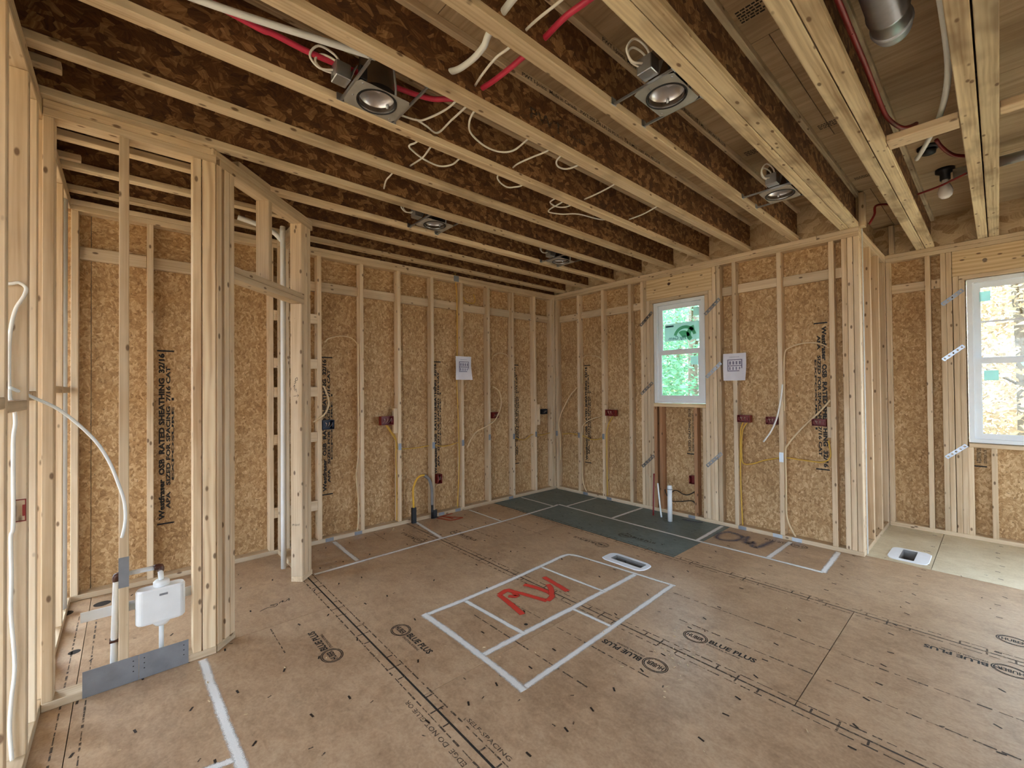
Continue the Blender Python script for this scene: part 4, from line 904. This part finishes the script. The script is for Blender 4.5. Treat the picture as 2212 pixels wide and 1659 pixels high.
boxes_mesh('mounting_strip', [((-4.763, -4.334), (-1.281, -1.276), (.322, .37))], 'pvc', t); box('pipe_strap', t, (-4.66, -4.62), (-1.332, -1.29), (.205, .214), 'cpvc', 0)
box('print_label', t, (-4.472, -4.438), (-1.3815, -1.3803), (.395, .405), 'guard', 0)
tag(tube('vent_stack', [(-4.915, -.19, 0), (-4.915, -.19, 2.77)], .030, 'pvc', None, 14), 'white vent pipe standing inside the left end of the pantry', 'pipe')
tag(tube('drain_stack', [(-3.65, -.375, 0), (-3.648, -.372, 2.55), (-3.66, -.36, 2.66), (-3.75, -.33, 2.74), (-3.95, -.30, 2.79)], .020, 'pvc', None, 12), 'white pipe standing behind the pantry door post and bending under the joists', 'pipe')
tag(tube('pex_line', [(-4.929, -1.74, 1.454), (-4.88, -1.677, 1.417), (-4.821, -1.637, 1.374), (-4.78, -1.603, 1.329), (-4.732, -1.573, 1.265), (-4.689, -1.544, 1.193), (-4.652, -1.518, 1.101), (-4.623, -1.492, .994), (-4.607, -1.468, .923), (-4.601, -1.445, .846), (-4.605, -1.422, .782), (-4.614, -1.385, .727)], .0065, 'pexw', None, 10), 'white water tube arching from the left wall to a pantry stud', 'pipe')
tag(tube('left_cable', [(-4.97, -1.728, 1.84), (-4.929, -1.73, 1.849), (-4.907, -1.73, 1.856), (-4.889, -1.73, 1.839), (-4.894, -1.73, 1.807), (-4.914, -1.73, 1.757), (-4.926, -1.73, 1.688), (-4.931, -1.73, 1.603), (-4.93, -1.73, 1.431), (-4.919, -1.73, 1.38), (-4.915, -1.73, 1.317), (-4.92, -1.73, 1.236), (-4.919, -1.73, .936), (-4.925, -1.73, .885), (-4.923, -1.73, .728), (-4.924, -1.73, .599), (-4.914, -1.73, .402), (-4.922, -1.73, .27), (-4.926, -1.73, .167), (-4.92, -1.73, .045)], .006, 'wire_w', None, 8), 'white cable running down the wide stud face of the left wall', 'cable')
# pipes through the joists
def cat(o, lb_, c, g=None): return tag(o, lb_, c, g)
cat(tube('pex_line', [(-4.93, -2.31, 2.93), (-4.264, -2.291, 2.88), (-4.154, -2.293, 2.88), (-3.954, -2.29, 2.88), (-3.533, -2.348, 2.88), (-3.413, -2.411, 2.88), (-3.345, -2.5, 2.88), (-3.315, -2.62, 2.88), (-3.305, -2.75, 2.88), (-3.304, -2.88, 2.88), (-3.307, -2.996, 2.88), (-3.315, -3.123, 2.885), (-3.30, -3.242, 2.89), (-3.29, -3.5, 2.89), (-3.28, -4.3, 2.89)], .0125, 'pexr', None, 10), 'bright red water tube threaded through the joists overhead', 'pipe')
cat(tube('pex_line', [(-3.55, -3.35, 2.88), (-3.538, -3.051, 2.86), (-3.518, -2.902, 2.85), (-3.492, -2.826, 2.85), (-3.48, -2.71, 2.86), (-3.50, -2.592, 2.875), (-3.62, -2.50, 2.88)], .0135, 'pexw', None, 10), 'thick white water tube bending through the near joists', 'pipe')
cat(tube('conduit', [(-4.93, -2.20, 2.88), (-4.401, -2.31, 2.86), (-3.95, -2.428, 2.86), (-3.80, -2.47, 2.86)], .0135, 'pexw', None, 10), 'long white pipe crossing the dark joist bay at the upper left', 'pipe')
cat(tube('ceiling_cable', [(-3.39, -3.32, 2.87), (-3.402, -3.181, 2.86), (-3.415, -3.04, 2.855), (-3.409, -2.902, 2.85), (-3.416, -2.82, 2.85), (-3.392, -2.696, 2.86), (-3.364, -2.60, 2.87)], .0055, 'wire_w'), 'white cable looping next to the thick white tube', 'cable')
CW = [('c', [(-3.62, -2.23, 2.80), (-3.586, -2.216, 2.83), (-3.472, -2.225, 2.84), (-3.432, -2.27, 2.84), (-3.394, -2.433, 2.84), (-3.39, -2.58, 2.87)], 'white cable leaving the nearest can light toward the red tube'),
 ('c', [(-3.472, -2.225, 2.845), (-3.399, -2.214, 2.84), (-3.323, -2.20, 2.84), (-3.328, -2.345, 2.84), (-3.333, -2.479, 2.84), (-3.33, -2.585, 2.86)], 'white cable bent to a sharp point between the second and third joists'),
 ('c', [(-3.285, -2.58, 2.86), (-3.279, -2.474, 2.84), (-3.245, -2.389, 2.84), (-3.178, -2.315, 2.84), (-3.046, -2.268, 2.84), (-2.942, -2.279, 2.84), (-2.89, -2.342, 2.84), (-2.905, -2.477, 2.84), (-2.91, -2.585, 2.86)], 'largest hanging U-shaped cable loop between the joists'),
 ('c', [(-3.36, -2.18, 2.86), (-3.366, -2.05, 2.84), (-3.38, -1.996, 2.84), (-3.359, -1.964, 2.84), (-3.249, -1.915, 2.84), (-3.127, -1.903, 2.84), (-3.076, -1.967, 2.84), (-3.079, -2.052, 2.84), (-3.08, -2.18, 2.86)], 'white cable loop below the joist, crossed by a straight cable'),
 ('c', [(-3.28, -2.18, 2.86), (-3.279, -2.059, 2.84), (-3.256, -1.928, 2.84), (-3.265, -1.785, 2.84)], 'straight white cable crossing a cable loop'),
 ('c', [(-2.73, -2.58, 2.86), (-2.734, -2.476, 2.84), (-2.754, -2.359, 2.84), (-2.768, -2.252, 2.84), (-2.76, -2.192, 2.84)], 'white cable end bent downward at its left tip in mid ceiling'),
 ('c', [(-2.78, -2.18, 2.86), (-2.769, -2.054, 2.84), (-2.699, -1.99, 2.84), (-2.613, -1.968, 2.84), (-2.574, -2.002, 2.84), (-2.553, -2.056, 2.84), (-2.55, -2.18, 2.86)], 'small single cable loop hanging in mid ceiling'),
 ('c', [(-2.63, -2.58, 2.86), (-2.628, -2.47, 2.84), (-2.594, -2.413, 2.84), (-2.543, -2.388, 2.84), (-2.489, -2.403, 2.84), (-2.468, -2.472, 2.84), (-2.46, -2.58, 2.86)], 'small cable loop under the pale near joist'),
 ('c', [(-2.08, -2.58, 2.86), (-2.073, -2.47, 2.84), (-2.051, -2.326, 2.84), (-2.045, -2.192, 2.84)], 'straight white cable, left one of the two parallel cables toward the window wall'),
 ('c', [(-1.52, -2.58, 2.86), (-1.509, -2.465, 2.84), (-1.465, -2.329, 2.84), (-1.456, -2.192, 2.84)], 'straight white cable nearest the window wall'),
 ('c', [(-2.22, -2.18, 2.86), (-2.221, -2.046, 2.84), (-2.203, -1.991, 2.84), (-2.125, -1.97, 2.84), (-2.064, -1.992, 2.84), (-2.046, -2.052, 2.84), (-2.04, -2.18, 2.86)], 'upper loop of the doubled cable loops right of mid ceiling'),
 ('c', [(-2.13, -2.18, 2.86), (-2.135, -2.049, 2.84), (-2.112, -1.906, 2.84), (-2.072, -1.861, 2.84), (-1.965, -1.904, 2.84), (-1.865, -1.989, 2.84), (-1.616, -2.049, 2.84), (-1.55, -2.18, 2.86)], 'lower loop of the doubled cable loops, trailing toward the window wall'),
 ('c', [(-3.31, -1.77, 2.86), (-3.305, -1.607, 2.84), (-3.294, -1.509, 2.84), (-3.249, -1.38, 2.845)], 'short cable end curving down over the pantry corner')]
for _, p_, lb_ in CW: cat(tube('ceiling_cable', p_, .0055, 'wire_w', None, 6), lb_, 'cable', 'white cables hanging in the joist bays')
# upper right bay: duct collar, bulb, pipes
t = thing('duct_collar', 'shiny ribbed metal duct end hanging in the upper right joist bay', 'duct', (-2.2, -3.95, 2.93))
lathe('duct_pipe', [(.066, -1.2), (.066, -.17), (.070, -.165), (.070, -.15), (.066, -.145), (.066, -.07)], 'galv', t, (-2.17, -3.955, 2.93), (1, 0, 0)); lathe('end_ring', [(.066, -.072), (.071, -.068), (.071, -.055), (.063, -.05), (.063, -.02), (.058, 0), (.052, 0), (.05, -.04), (0, -.04)], 'galv_light', t, (-2.17, -3.955, 2.93), (1, 0, 0))
t = thing('bare_bulb', 'white light bulb in a black socket in the upper right joist bay', 'light bulb', (.06, -3.98, ZC))
lathe('socket', [(0, 0), (.055, 0), (.055, -.025), (.03, -.04), (.03, -.085), (0, -.085)], 'black', t, (.05, -3.98, ZC)); lathe('bulb', [(.018, -.085), (.02, -.105), (.036, -.14), (.044, -.175), (.038, -.207), (.02, -.224), (0, -.228)], 'bulb', t, (.05, -3.98, ZC))
cat(tube('metal_duct', [(-.12, -4.03, 2.96), (-.12, -4.5, 2.96), (-.12, -5.4, 2.96)], .034, 'galv', None, 16, 1), 'smooth metal duct behind the doubled joist at the right edge', 'duct')
t = thing('vent_fitting', 'dark round pipe hole in the ceiling beside the white tube', 'vent', (-.47, -3.93, ZC)); lathe('rim', [(0, -.001), (.06, -.001), (.06, -.012), (.05, -.02), (0, -.02)], 'black', t, (-.47, -3.93, ZC)); lathe('throat', [(0, -.021), (.042, -.021), (.036, -.05), (0, -.05)], 'boxdark', t, (-.47, -3.93, ZC))
cat(tube('pex_line', [(-2.5, -4.10, 2.93), (-1.861, -4.10, 2.86), (-1.40, -4.045, 2.855), (-1.1, -3.975, 2.86), (-.86, -3.91, 2.87), (-.80, -3.90, 2.89)], .013, 'pexw', None, 10), 'white water tube slanting through the upper right joist bay', 'pipe')
cat(tube('pex_line', [(-.05, -3.835, 2.9), (-.11, -3.96, 2.9), (-.24, -4.10, 2.9)], .0075, 'pexdark', None, 8), 'dark red tube crossing under the bare bulb', 'pipe')
cat(tube('pex_line', [(-.80, -3.99, 2.97), (-.70, -4.01, 2.95), (-.55, -4.05, 2.94), (-.426, -4.11, 2.95)], .011, 'pexdark', None, 8), 'dark red tube curving beside the dark pipe hole', 'pipe')
cat(tube('pex_line', [(-4.9, -3.848, 2.90), (-2.613, -3.848, 2.88), (-2.385, -3.848, 2.88), (-2.065, -3.848, 2.88), (-1.711, -3.845, 2.88), (-1.515, -3.85, 2.88), (-1.33, -3.88, 2.89), (-1.251, -3.91, 2.91), (-1.15, -3.93, 2.96)], .011, 'pexdark', None, 8), 'dark red tube strapped along the doubled joist', 'pipe')
cat(tube('pex_line', [(.10, -3.52, 2.80), (.13, -3.55, 2.88), (.16, -3.56, 2.96), (.35, -3.66, 2.99), (.5, -3.725, 3.0)], .009, 'pexdark', None, 8), 'dark red tube above the stepped wall corner', 'pipe')
# cables on the walls
yW = .025
def A3(p, y=yW): return [(a, y, b) for a, b in p]
def B3(p, x=yW): return [(x, a, b) for a, b in p]
WW = [(A3([(-3.19, 1.89), (-3.154, 1.929), (-3.043, 1.958), (-2.948, 1.949), (-2.884, 1.895), (-2.872, 1.852), (-2.874, 1.578), (-2.873, 1.286), (-2.868, .96), (-2.877, .788), (-2.899, .581), (-2.879, .326), (-2.877, .188), (-2.892, .045)], .012), .0045, 'wire_t', 'tan cable arching beside the blue box and running down a stud'),
 (A3([(-3.215, 1.475), (-3.175, 1.37), (-3.17, 1.286), (-3.211, 1.204), (-3.308, 1.141)], -.012), .0055, 'wire_t', 'short tan cable bow above the blue outlet box'),
 (A3([(-2.585, 1.066), (-2.54, .999), (-2.475, .90), (-2.462, .83), (-2.455, .80)], .012), .004, 'wire_y', 'yellow cable dropping left from the red double outlet box'),
 (A3([(-2.565, 1.064), (-2.515, .985), (-2.468, .91), (-2.47, .70), (-2.462, .45), (-2.465, .05)], .02), .004, 'wire_y', 'yellow cable dropping right from the red double outlet box to the floor'),
 (A3([(-1.17, 1.46), (-1.09, 1.42), (-1.046, 1.355), (-1.039, 1.212), (-1.132, 1.046), (-1.276, .971), (-1.432, .913), (-1.516, .825), (-1.566, .736)], -.014), .0055, 'wire_t', 'S-shaped tan cable hanging off the back wall under the paper'),
 (A3([(-1.694, 2.80), (-1.688, 2.70), (-1.671, 2.517), (-1.672, 1.856), (-1.68, 1.523), (-1.667, 1.128), (-1.656, .6), (-1.685, .045)], .03), .0045, 'wire_y', 'yellow cable running from ceiling to floor behind the paper on the back wall'),
 (A3([(-1.137, 1.80), (-1.12, 1.85), (-1.026, 1.891), (-.90, 1.875), (-.86, 1.82)], .03), .004, 'wire_t', 'small tan cable arch on the back wall right of the paper'),
 (A3([(-1.578, 2.543), (-1.529, 2.483), (-1.429, 2.482), (-1.403, 2.526), (-1.428, 2.591)], .03), .004, 'wire_y', 'yellow cable ring hanging by the top block of the back wall'),
 (A3([(-2.40, .80), (-2.25, .79), (-2.06, .80)], .04), .004, 'wire_y', 'yellow cable strung between studs above the gas tube'),
 (A3([(-1.98, .80), (-1.85, .775), (-1.66, .80)], .04), .004, 'wire_y', 'yellow cable strung between studs below the paper'),
 (A3([(-.78, .79), (-.6, .74), (-.44, .80), (-.25, .78), (-.085, .80)], .04), .004, 'wire_y', 'yellow cable strung to the back corner'),
 (B3([(-.405, 1.44), (-.266, 1.308), (-.118, 1.085), (-.065, .924), (-.085, .80), (-.092, .736), (-.098, .42)], -.01), .005, 'wire_t', 'tan cable bowing out of the back corner on the window wall'),
 (B3([(-.471, 1.494), (-.476, 1.80), (-.50, 1.85), (-.553, 1.868), (-.664, 1.862), (-.74, 1.84), (-.80, 1.80)]), .004, 'wire_t', 'tan cable arch on the window wall near the corner'),
 (B3([(-.80, 1.07), (-.611, 1.014), (-.497, .948), (-.457, .825), (-.458, .235), (-.522, .043)]), .0045, 'wire_t', 'tan cable curling down to the sole plate by the corner print'),
 (B3([(-.09, .78), (-.25, .80), (-.40, .79)], .04), .004, 'wire_y', 'yellow cable strung between the first studs of the window wall'),
 (B3([(-.44, .79), (-.62, .745), (-.81, .78)], .04), .004, 'wire_y', 'yellow cable strung across the corner print of the window wall'),
 (B3([(-.966, 1.08), (-.90, .98), (-.872, .90), (-.862, .795), (-.861, .045)]), .0045, 'wire_y', 'yellow cable running down from the red box left of the window'),
 (B3([(-2.519, 1.078), (-2.495, .992), (-2.487, .733), (-2.490, .352), (-2.5, .042)]), .0045, 'wire_y', 'yellow cable running to the floor from the red box under the paper'),
 (B3([(-2.556, 1.076), (-2.508, .982), (-2.498, .734), (-2.519, .659), (-2.602, .669), (-2.703, .714), (-2.842, .755)], .03), .0045, 'wire_y', 'yellow cable turning right from the red box under the paper'),
 (B3([(-2.885, 1.45), (-2.87, 1.322), (-2.838, 1.152), (-2.785, 1.011), (-2.715, .899)], -.016), .0055, 'wire_w', 'white cable hanging in front of the dark red outlet box'),
 (B3([(-3.245, 1.309), (-3.174, 1.213), (-3.018, 1.036), (-2.915, .889), (-2.893, .816), (-2.894, .523), (-2.897, .207), (-2.964, .045)], .012), .0055, 'wire_t', 'tan cable sweeping down to the floor near the stepped corner'),
 (B3([(-2.885, .764), (-3.092, .752), (-3.186, .757), (-3.237, .808), (-3.232, .90), (-3.226, .95)], .02), .0045, 'wire_y', 'yellow cable hooking over the low print near the stepped corner'),
 (B3([(-2.888, 1.2), (-2.889, 1.479), (-2.897, 1.73), (-2.939, 1.79), (-3.047, 1.822), (-3.166, 1.812), (-3.24, 1.767)], .012), .0045, 'wire_t', 'tan cable arch over the high print near the stepped corner'),
 (B3([(-1.66, .26), (-1.672, .214), (-1.70, .19), (-1.782, .27), (-1.871, .243), (-1.928, .242), (-1.986, .274), (-2.02, .301)], .03), .004, 'wire_k', 'upper black wire behind the white drain pipe'),
 (B3([(-1.72, .14), (-1.781, .143), (-1.87, .162), (-1.973, .185), (-2.02, .159)], .03), .004, 'wire_k', 'lower black wire behind the white drain pipe')]
for p_, r_, m_, lb_ in WW: cat(tube('wall_cable', p_, r_*1.4, m_, None, 6), lb_, 'cable', 'cables stapled in the stud walls')
# ------------------------------------------------------------------ outside: ground and trees
ground = struct(boxes_mesh('ground', [((1.6, 60), (-50, 40), (-1.25, -1.2)), ((-60, -8.3), (-50, 40), (-1.25, -1.2)), ((-8.3, 1.6), (-50, -7.9), (-1.25, -1.2)), ((-8.3, 1.6), (.3, 40), (-1.25, -1.2))], 'ground'))
def tree(label, x, y, h, r, mat, n, lean=0.0):
    t = thing('tree', label, 'tree', (x, y, -1.2), 'trees outside the windows')
    bm = bmesh.new(); tube_bm(bm, [(x, y, -1.2), (x+lean*.4, y, h*.35), (x+lean, y+.1, h*.75)], r, 10, 4)
    for k in range(5):
        a = random.uniform(0, 6.28); z = h*random.uniform(.2, .6); tube_bm(bm, [(x+lean*.4, y, z), (x+lean*.4+math.cos(a)*.8, y+math.sin(a)*.8, z+.6), (x+lean*.4+math.cos(a)*1.5, y+math.sin(a)*1.5, z+.9)], r*.25, 5, 3)
    fin(bm, 'trunk', 'bark', t, None, True)
    bm = bmesh.new()
    for _ in range(int(n*1.7)):
        a = random.uniform(0, 6.28); rr = random.uniform(.2, 1.0)**.6*(1.7 if h < 3 else 2.3); z = random.uniform(-.6, h); c = Vector((x+lean*.4+rr*math.cos(a), y+rr*math.sin(a), z))
        u = Vector((random.gauss(0, 1), random.gauss(0, 1), random.gauss(0, .6))).normalized(); v = u.orthogonal().normalized(); s = random.uniform(.05, .10)
        vs = [bm.verts.new(c+u*s*p+v*s*q) for p, q in ((-1, 0), (-.2, -.45), (1, 0), (-.2, .45))]; bm.faces.new(vs)
    me = bpy.data.meshes.new('foliage'); bm.to_mesh(me); bm.free(); me.materials.append(M[mat]); f = link('foliage', me, t); f['kind'] = 'stuff'
TR = [('pale leaning tree trunk with green leaves seen through the small window', 6.4, 1.15, 5.0, .12, 'leaf1', 6500, .5), ('dense green tree filling the left of the small window', 9.0, 4.9, 6.2, .10, 'leaf1', 9000, 0), ('olive tree behind the top pane of the small window', 12.5, 4.6, 7.4, .12, 'leaf2', 9000, .2),
 ('brown-leaved tree seen through the top of the big window', 8.4, -4.55, 6.2, .10, 'leaf3', 8000, .3), ('green bushy tree low in the big window', 5.2, -6.2, 1.9, .07, 'leaf1', 7000, 0), ('thin olive tree at the left edge of the big window', 11.5, -1.6, 6.6, .1, 'leaf2', 7000, -.3), ('tall brown tree farther behind the big window', 13.0, -6.0, 7.6, .14, 'leaf3', 8000, 0), ('distant green tree farthest behind the small window', 16.5, 8.6, 8.5, .14, 'leaf1', 8000, 0)]
for a in TR: tree(*a)
